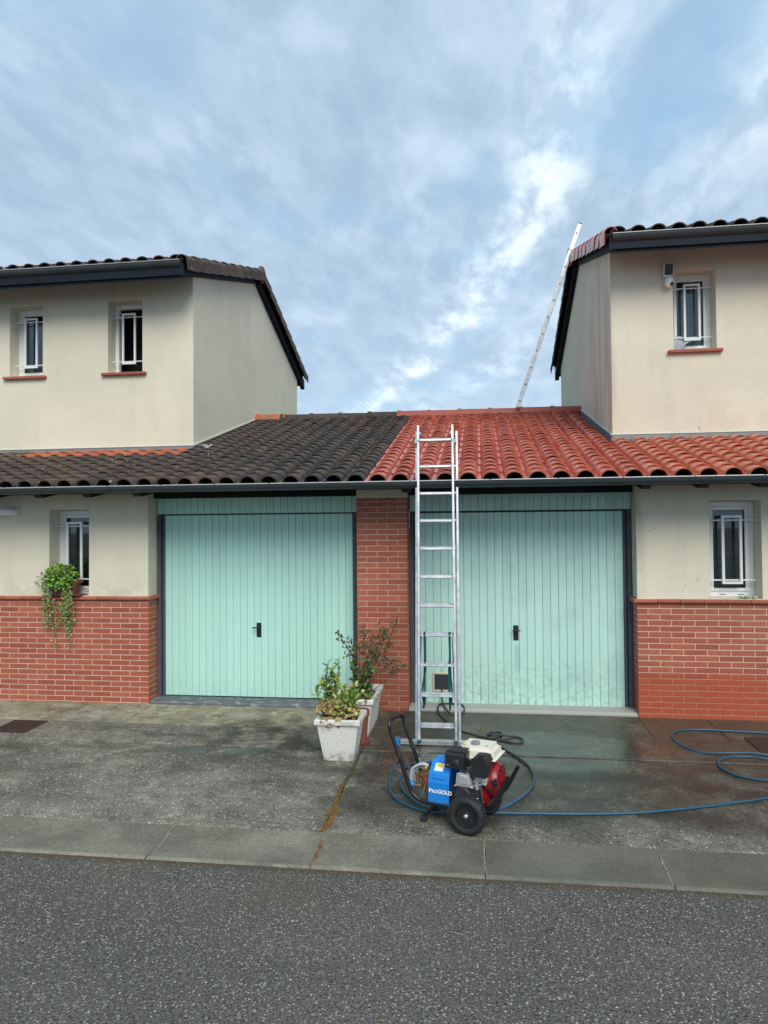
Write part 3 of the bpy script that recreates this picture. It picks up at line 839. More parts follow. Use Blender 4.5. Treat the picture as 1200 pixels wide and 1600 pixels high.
def ring(mb, x0, x1, z0, z1, wd, y0, y1, c=0.003):
    mb.cbox(x0, x0+wd, y0, y1, z0, z1, c)
    mb.cbox(x1-wd, x1, y0, y1, z0, z1, c)
    mb.cbox(x0+wd+.0005, x1-wd-.0005, y0+.001, y1-.001, z1-wd, z1, c)
    mb.cbox(x0+wd+.0005, x1-wd-.0005, y0+.001, y1-.001, z0, z0+wd, c)
def window(house, x0, z0, Y, dep=0.22, blind=False, curtain=False, wid=0.50, hgt=1.0, opened=False):
    x1, z1 = x0+wid, z0+hgt
    mb = MB()
    ring(mb, x0+.001, x1-.001, z0+.001, z1-.001, 0.055, Y+dep-.01, Y+dep+.06)
    w_ = part('window', mb, M_pvc, house)
    if not opened:
        mb = MB()
        ring(mb, x0+.057, x1-.057, z0+.057, z1-.057, 0.036, Y+dep-.022, Y+dep+.04, .005)
        part('sash', mb, M_pvc, w_)
    if not opened:
        mb = MB()
        ring(mb, x0+.0905, x1-.0905, z0+.0905, z1-.0905, 0.007, Y+dep-.005, Y+dep+.012, .001)
        part('seal', mb, M_seal, w_)
        part('pane', MB().box(x0+.095, x1-.095, Y+dep+.006, Y+dep+.010, z0+.095, z1-.095), M_glass, w_)
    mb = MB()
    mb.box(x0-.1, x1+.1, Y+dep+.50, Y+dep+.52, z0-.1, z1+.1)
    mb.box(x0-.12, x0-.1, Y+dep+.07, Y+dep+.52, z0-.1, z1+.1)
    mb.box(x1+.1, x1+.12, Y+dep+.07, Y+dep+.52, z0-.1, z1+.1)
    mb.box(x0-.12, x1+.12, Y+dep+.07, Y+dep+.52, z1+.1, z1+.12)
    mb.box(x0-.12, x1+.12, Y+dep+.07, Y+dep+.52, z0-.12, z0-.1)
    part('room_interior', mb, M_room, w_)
    # grille: flat-bar rectangle on two thin rods
    gy = Y+0.11
    cx = (x0+x1)/2
    mb = MB()
    ring(mb, cx-.10, cx+.10, z0+.14, z0+.85, 0.026, gy-.012, gy+.012, .002)
    part('grille_frame', mb, M_white, w_)
    for zr in (z0+.18, z0+.80):
        mb = MB().tube([(x0-.005, gy+.015, zr), (x1+.005, gy+.015, zr)], 0.008, 8)
        part('grille_rod', mb, M_white, w_, 60)
    mb = MB().box(x0+.15, x0+.21, Y+dep-.012, Y+dep-.010, z0+.022, z0+.028).box(x0+.33, x0+.39, Y+dep-.012, Y+dep-.010, z0+.022, z0+.028)
    part('drain_slot', mb, M_seal, w_)
    if blind:
        sl = MB().box(-(wid/2-.10), wid/2-.10, -.010, .010, -.0008, .0008).mesh('blind_slat', M_blind)
        n = int((hgt-.2)/0.022)
        for i in range(n):
            put('blind_slat', sl, w_, ((x0+x1)/2, Y+dep+.055, z0+.11+i*.022), (R(38), 0, 0))
    if curtain:
        mb = MB()
        for i in range(29):
            pass
        n = 40
        for i in range(n+1):
            xx = x0+.08+(wid-.16)*i/n
            yy = Y+dep+.06+.018*math.sin(i*.9)+.01*math.sin(i*2.3)
            mb.v += [(xx, yy, z0+.09), (xx, yy, z1-.09)]
        mb.f += [(2*i, 2*i+2, 2*i+3, 2*i+1) for i in range(n)]
        part('curtain', mb, M_curtain, w_, 80)
    return w_

def cbrick(L, D=0.02, H=0.05, c=0.003):
    """facing brick: front (-Y) face chamfered, origin at centre of the back face"""
    x0, x1, z0, z1 = -L/2, L/2, -H/2, H/2
    vs = [(x0, 0, z0), (x1, 0, z0), (x1, 0, z1), (x0, 0, z1),
          (x0, -D+c, z0), (x1, -D+c, z0), (x1, -D+c, z1), (x0, -D+c, z1),
          (x0+c, -D, z0+c), (x1-c, -D, z0+c), (x1-c, -D, z1-c), (x0+c, -D, z1-c)]
    fs = [(8, 9, 10, 11)]
    for i in range(4):
        j = (i+1) % 4
        fs += [(i, j, 4+j, 4+i), (4+i, 4+j, 8+j, 8+i)]
    return MB().add(vs, fs)
BR = {}
def brick_mesh(L, H, m):
    k = (round(L, 4), round(H, 4), m.name)
    if k not in BR:
        BR[k] = cbrick(L, H=H).mesh('brick', m)
    return BR[k]
def brick_rows(parent, m, x0, x1, z0, z1, zph, Y, anchor, normal='-y', clipx=None, stuff=None):
    """running bond; anchor = x of a corner where odd courses end on a full brick"""
    kk = math.floor((z0-zph)/0.06)
    while zph+kk*.06 < z1-.004:
        a = max(z0, zph+kk*.06+.0042); b = min(z1, zph+kk*.06+.0558)
        if b-a > .012:
            shift = 0 if kk % 2 else 0.115
            # joints at anchor + shift + n*.23
            n0 = math.floor((x0-anchor-shift)/.23)-1
            for n in range(n0, n0+400):
                l = anchor+shift+n*.23+.0042; r_ = l+.2216
                if l > x1:
                    break
                l, r_ = max(l, x0), min(r_, x1)
                if r_-l < .02:
                    continue
                L_, H_ = r_-l, b-a
                jit = random.uniform(-.0012, .0012)
                if normal == '-y':
                    pos = ((l+r_)/2, Y+jit, (a+b)/2); rot = (random.gauss(0, .002), random.gauss(0, .002), 0)
                elif normal == '+x':
                    pos = (Y+jit, (l+r_)/2, (a+b)/2); rot = (0, 0, R(90))
                else:
                    pos = (Y+jit, (l+r_)/2, (a+b)/2); rot = (0, 0, R(-90))
                if stuff is not None:
                    Mx = Matrix.Translation(pos) @ Matrix.Rotation(rot[2], 4, 'Z')
                    bb = cbrick(L_, H=H_)
                    stuff.add([Mx @ Vector(v) for v in bb.v], bb.f)
                else:
                    put('brick', brick_mesh(L_, H_, m), parent, pos, rot)
        kk += 1

# ---- lower brick panels: mortar cores (front face of mortar 13 mm behind brick faces)
D_ = 0.02
def core(parent, m, x0, x1, z1, y1=0.30):
    return part('brick_wall', MB().box(x0+.004, x1-.004, .004, y1, -0.10, z1), m, parent)
wl = core(LEFT, M_mortar, -9, -3.747, 1.195, 0.24)
brick_rows(wl, M_brick, -6.2, -3.747, 0.0, 1.195, 0.027, 0.02, -3.742)
brick_rows(wl, M_brick, 0.026, 0.235, 0.0, 1.195, 0.027, -3.767, -0.004, '+x')
sb = MB()
brick_rows(None, M_brick, -9, -6.205, 0.0, 1.195, 0.027, 0.02, -3.742, stuff=sb)
o = part('brick', sb, M_brick, wl); o['kind'] = 'stuff'
wr = core(RIGHT, M_mortar_r, 1.600, 6.5, 1.195, 0.24)
brick_rows(wr, M_brick_r, 1.600, 3.3, -0.02, 1.195, -.002, 0.02, 1.595)
brick_rows(wr, M_brick_r, 0.026, 0.235, -0.02, 1.195, -.002, 1.620, -0.004, '-x')
sb = MB()
brick_rows(None, M_brick_r, 3.305, 6.5, -0.02, 1.195, -.002, 0.02, 1.595, stuff=sb)
o = part('brick', sb, M_brick_r, wr); o['kind'] = 'stuff'
pil = part('brick_pillar', MB().box(-1.34+.004, -.785-.004, .004, .28, -.10, 2.318), M_mortar_r, RIGHT)
brick_rows(pil, M_brick_r, -1.34, -.785, -0.02, 2.318, -.003, 0.02, -1.345+.115)
brick_rows(pil, M_brick_r, 0.026, 0.235, -0.02, 2.318, -.003, -.805, -0.004, '+x')
brick_rows(pil, M_brick_r, 0.026, 0.235, -0.02, 2.318, -.003, -1.320, -0.004, '-x')

# ---- coping tiles on the brick panels
def coping(parent, x0, x1, step, ragged):
    xx = x0
    while xx < x1-.02:
        e = min(xx+step, x1)
        mb = MB()
        mb.prism([(-.034, 1.197), (-.038, 1.205), (-.038, 1.222), (-.030, 1.233), (.26, 1.240), (.26, 1.197)], xx+.002, e-.002, 'x')
        bm = None
        o = part('coping_tile', mb, M_terra, parent)
        o.location.z += random.uniform(-.0015, .0015)
        o.location.y += random.uniform(-.004, .004) if ragged else random.uniform(-.001, .001)
        xx = e
coping(LEFT, -9, -3.712, 0.232, False)
coping(RIGHT, 1.565, 6.5, 0.228, True)

# ---- ground-floor render walls
def lower_wall(house, m, x0, x1, holes, ret, ztop):
    mb = MB()
    quad_wall(mb, x0, x1, 1.233, ztop, 0.0, holes)
    for h in holes:
        reveal(mb, h, 0.0, .24)
    mb.add([(ret, 0, 1.233), (ret, 0, ztop), (ret, .30, ztop), (ret, .30, 1.233)], [(0, 1, 2, 3)])
    return part('ground_floor_wall', mb, m, house)
HL = (-4.965, -4.470, 1.2405, 2.232)
HR = (2.325, 2.826, 1.2405, 2.243)
lower_wall(LEFT, M_render_l, -9, -3.750, [HL], -3.750, 2.60)
lower_wall(RIGHT, M_render_r, 1.603, 6.5, [HR, (4.6, 5.1, 1.2405, 2.24)], 1.603, 2.60)
part('pillar_head', MB().box(-1.338, -.787, .004, .28, 2.318, 2.60), M_render_l, RIGHT)
window(LEFT, -4.965, 1.241, 0.0, 0.21, blind=True, wid=.495, hgt=.99)
window(RIGHT, 2.325, 1.241, 0.0, 0.21, blind=True, wid=.50, hgt=1.0)
window(RIGHT, 4.6, 1.241, 0.0, 0.21, wid=.50, hgt=.999)

# ---- upper storeys
def upper(house, m, xin, xout, wins, ridge, back):
    mb = MB()
    x0, x1 = min(xin, xout), max(xin, xout)
    zt = 5.44
    holes = [(a, a+.503, 4.148, 5.146) for a in wins]
    quad_wall(mb, x0, x1, 2.9, zt, YU, holes)
    for h in holes:
        reveal(mb, h, YU, .24)
    zr, zb = 6.34, 5.33
    mb.add([(xin, YU, 2.2), (xin, back, 2.2), (xin, back, zb), (xin, ridge, zr), (xin, YU, zt)], [(0, 1, 2, 3, 4)])
    mb.add([(xout, YU, 2.2), (xout, back, 2.2), (xout, back, zb), (xout, ridge, zr), (xout, YU, zt)], [(0, 1, 2, 3, 4)])
    mb.add([(x0, back, 0), (x1, back, 0), (x1, back, zb), (x0, back, zb)], [(0, 1, 2, 3)])
    w_ = part('upper_wall', mb, m, house)
    for a in wins:
        window(house, a, 4.148, YU, 0.21, curtain=(a > 0), wid=.503, hgt=.998, opened=(a == -5.055))
        mb = MB().cbox(a-.075, a+.565, YU-.055, YU+.22, 4.108, 4.146, .006)
        part('window_sill', mb, M_terra, house)
upper(LEFT, M_render_l, XL, -11, [-5.055, -6.528, -8.6], 4.2, 6.95)
upper(RIGHT, M_render_r, XR, 8, [2.395, 4.9], 4.2, 6.90)

# ---- flashings where the garage roof meets the upper walls
def flashing(house, xin, xout, side):
    mb = MB()
    mb.box(min(xin, xout), max(xin, xout), YU-.012, YU-.004, 3.00, 3.118)
    mb.box(min(xin, xout), max(xin, xout), YU-.035, YU-.004, 3.001, 3.018)
    # sloped apron up the side wall
    s = side
    pts = [(YU-.01, zp(YU)-.02), (4.25, zp(4.25)-.02), (4.25, zp(4.25)+.085), (YU-.01, 3.118)]
    mb.prism(pts, xin+s*.004, xin+s*.012, 'x')
    pts = [(YU-.01, zp(YU)+.005), (4.25, zp(4.25)+.005), (4.25, zp(4.25)+.012), (YU-.01, zp(YU)+.012)]
    mb.prism(pts, xin+s*.012, xin+s*.022, 'x')
    part('flashing', mb, M_flash, house)
    mb = MB()
    mb.cbox(min(xin, xout), max(xin, xout), YU-.020, YU-.002, 3.118, 3.130, .003)
    part('drip_edge', mb, M_drip, house)
    mb = MB()
    mb.prism([(YU-.02, 3.118), (4.25, zp(4.25)+.085), (4.25, zp(4.25)+.098), (YU-.02, 3.131)], xin+s*.002, xin+s*.020, 'x')
    part('drip_edge', mb, M_drip, house)
flashing(LEFT, XL, -11, 1)
flashing(RIGHT, XR, 8, -1)

# ---- tiles
ARC_A, ARC_H, TH = 0.092, 0.068, 0.012
def tile_mesh(m, seg=2, length=0.415, lift=0.027, name='roof_tile'):
    mb = MB()
    sl = length/seg
    for k in range(seg):
        rows = []
        for (t, taper, dz) in ((0.0, 1.0, 0.021 if k == 0 else 0.018), (1.0, 0.955, 0.0)):
            vz = (0.015 if k == 0 else 0.0085) if t == 0 else (0.0075 if k == 0 else 0.0)
            yv = k*sl+t*sl*1.10
            prof = []
            a = ARC_A*taper
            h = ARC_H*(0.97 if t else 1.03)
            prof += [(-PITCH+a*.97, .010+vz-dz), (-PITCH+a+.010, vz-dz), (-a-.010, vz-dz), (-a, .010+vz-dz)]
            for j in range(1, 10):
                ang = math.pi*(1-j/10)
                prof.append((a*math.cos(ang), .010+h*math.sin(ang)))
            prof.append((a, .010))
            rows.append([(p[0], yv, p[1]+dz) for p in prof])
            rows.append([(p[0]*(1 if abs(p[0]) > a else (a-TH)/a), yv, p[1]+dz-TH) for p in prof])
        n = len(rows[0])
        vs = [p for r_ in rows for p in r_]
        fs = []
        for i in range(n-1):
            fs.append((i, i+1, 2*n+i+1, 2*n+i))          # top
            fs.append((n+i, n+i+1, i+1, i))              # front lip
            fs.append((3*n+i, 3*n+i+1, n+i+1, n+i))      # underside
        fs.append((n-1, 2*n-1, 4*n-1, 3*n-1))
        fs.append((0, n, 3*n, 2*n))
        mb.add(vs, fs)
    me = mb.mesh(name, m, 40)
    return me
T_dark, T_red, T_clean = tile_mesh(M_darktile), tile_mesh(M_redtile), tile_mesh(M_cleantile)
def deck(house, x0, x1, y0, y1, zf, th=0.035, off=-.03, name='garage_roof', m=None):
    return part(name, MB().prism([(y0, zf(y0)+off), (y1, zf(y1)+off), (y1, zf(y1)+off-th), (y0, zf(y0)+off-th)], x0, x1, 'x'), m or M_deck, house)
XB = ARC0-ARC_A-.03          # boundary between dark and red
RL = deck(LEFT, -9, XB, -.55, 4.2, zp)
RR = deck(RIGHT, XB, 6.5, -.55, 4.2, zp)
ROWL = 0.415
def place_tile(roof, me, xc, i, zf, ang, y0, jit, name='roof_tile'):
    yy = y0+i*ROWL*math.cos(ang)
    put(name, me, roof, (xc+random.gauss(0, jit), yy, zf(yy)+.004+random.gauss(0, jit*.5)),
        (ang+random.gauss(0, jit*1.2), random.gauss(0, jit*2.0), random.gauss(0, jit*1.6)))
STL, STR = MB(), MB()
def add_stuff(mb, me, M):
    mb.add([M @ v.co for v in me.vertices], [tuple(p.vertices) for p in me.polygons])
NR = 12
for n in range(-36, 34):
    xc = ARC0+n*PITCH
    left = n < 0
    inside = XL+.05 < xc < XR-.06
    rows_ = NR if inside else 5
    for i in range(rows_):
        ymax = 4.2 if inside else YU
        if inside is False and -.57+i*ROWL*.959 > YU-.05:
            continue
        if left:
            me = T_dark
            if not inside and i == 4:
                me = T_clean
            if xc > XL-.35 and i == 4 and not inside:
                me = T_clean if random.random() < .6 else T_dark
        else:
            me = T_red
        if xc < -6.05 or xc > 3.2:
            yy = -.57+i*ROWL*.9596
            Mx = Matrix.Translation((xc, yy, zp(yy)+.004)) @ Matrix.Rotation(SLOPE, 4, 'X')
            add_stuff(STL if left else STR, me, Mx)
        else:
            place_tile(RL if left else RR, me, xc, i, zp, SLOPE, -.57, .0022 if left else .0012)
o = part('roof_tile', STL, M_darktile, RL, 40); o['kind'] = 'stuff'
o = part('roof_tile', STR, M_redtile, RR, 40); o['kind'] = 'stuff'
# the single red tile that strays over the boundary at the eaves: painted valley strip
# ---- garage ridge
def ridge_mesh(m, L=0.50, r=0.105):
    mb = MB()
    for (a, b, ra, rb) in ((-.01, .045, r+.013, r+.011), (.045, L+.02, r, r-.004)):
        vs = []
        for x_, rr in ((a, ra), (b, rb)):
            for th in (0, -.014):
                for j in range(11):
                    an = math.pi*j/10
                    vs.append((x_, (rr+th)*math.cos(an)*1.05, (rr+th)*math.sin(an)))
        n = 11
        fs = []
        for i in range(n-1):
            fs += [(i, i+1, 2*n+i+1, 2*n+i), (n+i, n+i+1, i+1, i), (2*n+i, 2*n+i+1, 3*n+i+1, 3*n+i), (3*n+i, 3*n+i+1, n+i+1, n+i)]
        fs += [(0, n, 3*n, 2*n), (n-1, 2*n-1, 4*n-1, 3*n-1)]
        mb.add(vs, fs)
    return mb.mesh('ridge_tile', m, 40)
M_redridge = mat('painted_red_ridge', lambda q: {'Base Color': q.mix(q.noise(q.pos(), 8, 5), (0.24, 0.048, 0.034), (0.36, 0.090, 0.065)), 'Normal': q.bump(q.noise(q.pos(), 40, 4), 0.3, 0.005)}, rough=0.6)
RGd, RGr, RGc = ridge_mesh(M_darktile), ridge_mesh(M_redridge), ridge_mesh(M_cleantile)
zr_ = 3.845
xx = -1.35
while xx < XR-.02:
    put('ridge_tile', RGr, RIGHT, (xx, 4.2, zr_+random.gauss(0, .002)), (0, random.gauss(0, .004), 0)) if xx+.5 < XR+.1 else put('ridge_tile', RGr, RIGHT, (XR-.5, 4.2, zr_-.002), (0, .002, 0))
    xx += .505
xx = -1.35-.505
while xx > XL-.3:
    last = xx-.505 < XL-.1
    me = RGc if last else RGd
    put('ridge_tile', me, LEFT, (max(xx, XL+.01), 4.2, zr_+random.gauss(0, .003)+(.012 if last else 0)), (0, random.gauss(0, .006), 0))
    if last:
        break
    xx -= .505
part('ridge_bedding', MB().prism([(4.095, 3.68), (4.095, 3.86), (4.11, 3.885), (4.2, 3.93), (4.295, 3.885), (4.32, 3.68)], -1.34, XR-.01, 'x'), M_redmortar, RIGHT)
part('ridge_bedding', MB().prism([(4.095, 3.68), (4.095, 3.86), (4.11, 3.885), (4.2, 3.93), (4.295, 3.885), (4.32, 3.68)], XL+.02, -1.341, 'x'), M_darktile, LEFT)
def back_slope(house, x0, x1):
    zf = lambda y: zp(4.2)-.03-0.293*(y-4.2)
    part('back_roof', MB().prism([(4.2, zf(4.2)), (8.8, zf(8.8)), (8.8, zf(8.8)-.05), (4.2, zf(4.2)-.05)], x0, x1, 'x'), M_deck, house)
back_slope(LEFT, XL, XB); back_slope(RIGHT, XB, XR)

# ---- garage walls behind, so that the building is closed
part('garage_side_wall', MB().box(-9, XL-.01, 0.26, 0.30, 0, 2.55), M_darkwood, LEFT)
# ---- gutters
def gutter(house, x0, x1, yc, zc, r, joints, capx=None):
    mb = MB()
    n = 12
    vs = []
    for x_ in (x0, x1):
        for rr in (r, r-.004):
            for j in range(n+1):
                an = math.pi+math.pi*j/n
                vs.append((x_, yc+rr*math.cos(an), zc+rr*math.sin(an)))
    m_ = n+1
    fs = []
    for i in range(n):
        fs += [(i, i+1, 2*m_+i+1, 2*m_+i), (m_+i, m_+i+1, 3*m_+i+1, 3*m_+i), (i, i+1, m_+i+1, m_+i), (2*m_+i, 2*m_+i+1, 3*m_+i+1, 3*m_+i)]
    mb.add(vs, fs)
    if capx is not None:
        mb.prism([(yc+r*math.cos(math.pi+math.pi*j/n), zc+r*math.sin(math.pi+math.pi*j/n)) for j in range(n+1)], capx-.003, capx+.003, 'x')
    g_ = part('gutter', mb, M_gutter, house, 50)
    part('gutter_bead', MB().tube([(x0, yc-r-.002, zc+.001), (x1, yc-r-.002, zc+.001)], 0.0065, 8), M_lip, g_, 60)
    for jx in joints:
        mb = MB()
        vs = []
        for x_ in (jx-.012, jx+.012):
            for j in range(n+1):
                an = math.pi+math.pi*j/n
                vs.append((x_, yc+(r+.003)*math.cos(an), zc+(r+.003)*math.sin(an)))
        fs = [(i, i+1, m_+i+1, m_+i) for i in range(n)]
        mb.add(vs, fs)
        mb.box(jx-.009, jx+.009, yc-r-.010, yc+r+.02, zc+.003, zc+.007)
        part('gutter_bracket', mb, M_gutter, g_, 50)
gutter(LEFT, -9, -1.10, -.60, 2.452, .066, [-5.05, -4.47, -3.87, -3.28, -2.70, -2.12, -1.55])
gutter(RIGHT, -1.098, 6.5, -.60, 2.452, .068, [-.68, .1, .75, 1.35, 2.0, 2.62, 3.3])
gutter(LEFT, -11, XL+.07, .965, 5.43, .088, [-6.2, -5.3, -4.55, -7.2], capx=XL+.07)
gutter(RIGHT, XR-.07, 8, .965, 5.415, .088, [2.3, 2.9, 3.6], capx=XR-.07)

# ---- rafter tails, fascia, lintel beams
def tail(house, x_):
    mb = MB().prism([(-.53, 2.435), (-.53, 2.385), (-.47, 2.350), (.02, 2.440), (.02, 2.56)], x_-.045, x_+.045, 'x')
    part('rafter_tail', mb, M_darkwood, house)
for x_ in (-5.92, -5.34, -4.77, -4.20, -3.63): tail(LEFT, x_)
for x_ in (-.74, 1.60, 2.13, 2.68, 3.24): tail(RIGHT, x_)
def soffit(house, x0, x1):
    part('soffit', MB().prism([(-.54, 2.385), (-.54, 2.36), (0.0, 2.50), (0.0, 2.53)], x0, x1, 'x'), M_darkwood, house)
part('eaves_board', MB().box(-9, XB, -.545, -.520, 2.392, 2.45), M_darkwood, LEFT)
part('eaves_board', MB().box(XB, 6.5, -.545, -.520, 2.392, 2.45), M_darkwood, RIGHT)
part('lintel_beam', MB().box(-3.748, -1.342, .14, .30, 2.356, 2.60), M_darkwood, LEFT)
part('lintel_beam', MB().box(-.783, 1.601, .14, .30, 2.350, 2.60), M_darkwood, RIGHT)

# ---- gable roofs of the upper storeys
def gable(house, x_in, x_out, side, tile, tred, name='main_roof'):
    s = side                       # +1: verge on the right (left house), -1: verge on the left
    ov = x_in+s*.10
    sl_ = x_in+s*.035
    sx0, sx1 = min(sl_, x_out), max(sl_, x_out)
    x0, x1 = min(ov, x_out), max(ov, x_out)
    zb = lambda y: zu(4.2)-0.385*(y-4.2)
    mb = MB()
    mb.prism([(.95, zu(.95)-.03), (4.2, zu(4.2)-.03), (7.28, zb(7.28)-.03), (7.28, zb(7.28)-.15), (4.2, zu(4.2)-.16), (1.0, zu(1.0)-.16), (.98, zu(.98)-.205), (.96, zu(.96)-.205)], sx0, sx1, 'x')
    rf = part(name, mb, M_bluedark, house)
    part('fascia', MB().box(x0, x1, .93, .955, 5.250, 5.40), M_bluedark, house)
    ang = math.atan(.300)
    ncol = int((x1-x0-.1)/PITCH)
    st = MB()
    for k in range(ncol+1):
        xc = ov-s*(.10+k*PITCH)
        for i in range(8):
            yy = .93+i*ROWL*math.cos(ang)
            if (-7.4 < xc < 4.0) and i == 0:
                put('roof_tile', tile, rf, (xc, yy, zu(yy)+.004+random.gauss(0, .001)), (ang, random.gauss(0, .006), random.gauss(0, .004)))
            else:
                Mx = Matrix.Translation((xc, yy, zu(yy)+.004)) @ Matrix.Rotation(ang, 4, 'X')
                add_stuff(st, tile, Mx)
        angb = math.atan(.385)
        for i in range(8):
            yy = 4.2+.06+i*.385
            if k > 3:
                break
            Mx = Matrix.Translation((xc, yy+.36, zb(yy+.36)+.004)) @ Matrix.Rotation(math.pi, 4, 'Z') @ Matrix.Rotation(angb, 4, 'X')
            add_stuff(st, tile, Mx)
    o = part('roof_tile', st, tile.materials[0], rf, 40); o['kind'] = 'stuff'
    # verge tiles: rounded barrels lapping down over the gable edge
    def verge(me_m, y0, y1, zf, back):
        L_ = .37
        n = int(math.ceil(abs(y1-y0)/L_))
        me = MB()
        rows = []
        for (t, rr, lift) in ((0, .080, .010), (L_*1.08, .070, -.004)):
            for th in (0, -.012):
                for j in range(9):
                    an = math.pi*(-.10+1.02*j/8)
                    rows.append(((rr+th)*math.cos(an)*s, t, (rr+th)*math.sin(an)*.9+lift))
                rows.append((rr*1.0*s+(th*s), t, -.125+lift))
        n_ = 10
        def seq(k): return [k*n_+9]+[k*n_+j for j in range(9)]
        A, B, C_, D2 = seq(0), seq(1), seq(2), seq(3)
        fs = []
        for i in range(9):
            fs += [(A[i], A[i+1], C_[i+1], C_[i]), (B[i], B[i+1], A[i+1], A[i]), (B[i], B[i+1], D2[i+1], D2[i])]
        me.add(rows, fs)
        M_ = me.mesh('verge_tile', me_m, 40)
        for i in range(n):
            if not back:
                yy = y0+i*(y1-y0)/n
                a_ = math.atan((zf(y1)-zf(y0))/(y1-y0))
                put('verge_tile', M_, rf, (ov-s*.012, yy, zf(yy)+.02), (a_+random.gauss(0, .006), random.gauss(0, .02), random.gauss(0, .008)))
            else:
                yy = y1-i*(y1-y0)/n
                a_ = math.atan((zf(y0)-zf(y1))/(y1-y0))
                o = put('verge_tile', M_, rf, (ov-s*.012, yy, zf(yy)+.02), (a_+random.gauss(0, .01), 0, math.pi))
                o.scale = (-1, 1, 1)
    verge(tred, .90, 4.2, zu, False)
    verge(M_darktile, 4.25, 7.30, zb, True)
    # barge board under the back verge
    part('barge_board', MB().prism([(4.15, zb(4.15)-.05), (7.28, zb(7.28)-.05), (7.28, zb(7.28)-.23), (7.0, zb(7.0)-.21), (4.15, zb(4.15)-.21)], ov-s*.10, ov-s*.02, 'x'), M_bluedark, house)
    # gable ridge
    rg = ridge_mesh(tred, r=.115)
    for k in range(12 if s > 0 else 10):
        if s > 0:
            put('ridge_tile', rg, house, (ov-.50-k*.5+.0, 4.2, zu(4.2)+.0), (0, 0, 0))
        else:
            put('ridge_tile', rg, house, (ov+k*.5, 4.2, zu(4.2)+.0), (0, 0, 0))
    hub = MB().lathe([(.02, -.05), (.140, -.05), (.150, -.03), (.150, .0), (.135, .02), (.02, .03)], 20, Matrix.Translation((ov+s*.02, 4.2, zu(4.2)-.005)) @ Matrix.Rotation(R(90), 4, 'Y'))
    part('ridge_end_tile', hub, tred, house, 50)
gable(LEFT, XL, -11, 1, T_dark, M_darktile)
gable(RIGHT, XR, 8, -1, T_dark, M_redtile)

# crumpled lead flap at the corner of the left house
mb = MB()
for i in range(9):
    for j in range(7):
        xx, yy = -3.80+.24*i/8, 1.43+.26*j/6
        mb.v.append((xx, yy, zp(yy)+.060+.035*math.sin(math.pi*min(1, max(0, (xx+3.83)/.19)))+random.gauss(0, .004)))
mb.f += [(i*7+j, i*7+j+1, i*7+j+8, i*7+j+7) for i in range(8) for j in range(6)]
part('lead_flap', mb, mat('bright_lead', base=(0.42, 0.44, 0.47), rough=0.4, metal=0.3), LEFT, 40)

# ------------------------------------------------------------------ garage doors
def garage_door(house, x0, x1, m, zb, zt, pitch_, handle_x, lean):
    """x0,x1 opening"""
    Yd = 0.25
    door = part('garage_door', MB().box(x0+.049, x1-.049, Yd+.036, Yd+.05, zb-.02, 2.36), M_black, house)  # black backing board; its colour stands in for shadow in the gaps
    part('door_post', MB().cbox(x0+.003, x0+.048, .215, .31, .03, 2.352, .004), M_slatewood, door)
    part('door_post', MB().cbox(x1-.048, x1-.003, .215, .31, .03, 2.352, .004), M_slatewood, door)
    l, r_ = x0+.058, x1-.058
    mb = MB()
    mb.box(l-.002, l+.030, Yd+.004, Yd+.034, zb-.01, zt+.003).box(r_-.030, r_+.002, Yd+.004, Yd+.034, zb-.01, zt+.003)
    mb.box(l, r_, Yd+.02, Yd+.034, zb-.012, zt+.003)
    part('leaf_frame', mb, M_slatewood, door)
    a, b = l+.031, r_-.031
    n = round((b-a)/pitch_)
    p_ = (b-a)/n
    H_ = zt-zb
    pm = MB()
    c = .0042
    # tongue-and-groove board with v-edges
    pm.prism([(-p_/2+.0012, .018), (-p_/2+.0012, .004), (-p_/2+.001+c, 0), (p_/2-.001-c, 0), (p_/2-.0012, .004), (p_/2-.0012, .018)], 0, H_, 'z')
    me = pm.mesh('plank', m)
    for i in range(n):
        put('plank', me, door, (a+(i+.5)*p_, Yd-.002+random.uniform(0, .0016), zb), (0, 0, random.gauss(0, .004)))
    fz0, fz1 = 2.172, 2.352
    pm = MB().prism([(-p_/2+.0012, .018), (-p_/2+.0012, .004), (-p_/2+.001+c, 0), (p_/2-.001-c, 0), (p_/2-.0012, .004), (p_/2-.0012, .018)], 0, fz1-fz0, 'z')
    me = pm.mesh('fascia_plank', m)
    w_ = x1-x0-.012
    n = round(w_/pitch_); p2 = w_/n
    for i in range(n):
        o = put('fascia_plank', me, door, (x0+.006+(i+.5)*p2, Yd-.036, fz0), (0, 0, random.gauss(0, .004)))
        o.scale.x = p2/p_
    part('fascia_board', MB().box(x0+.006, x1-.006, Yd-.017, Yd+.03, 2.163, 2.352), M_black, door)
    # lock plate and lever
    hx = handle_x
    hd = MB().cbox(hx-.028, hx+.028, Yd-.012, Yd-.002, .752, .915, .004)
    h_ = part('lock_plate', hd, M_black, door)
    hb = MB()
    hb.lathe([(.006, 0), (.017, 0), (.017, .016), (.010, .034), (.009, .05)], 14, Matrix.Translation((hx, Yd-.012, .865)) @ Matrix.Rotation(R(90), 4, 'X'))
    hb.tube([(hx+lean*.045, Yd-.058, .868+lean*-.004), (hx, Yd-.060, .866), (hx-.062 if lean < .5 else hx-.04, Yd-.055, .862)], .0085, 8)
    part('door_lever', hb, M_black, h_ if False else door, 50)
    return door
dl = garage_door(LEFT, -3.750, -1.34, M_mint_l, 0.068, 2.155, .0835, -2.527, 0)
dr = garage_door(RIGHT, -.785, 1.603, M_mint_r, 0.050, 2.150, .0855, .374, 1)
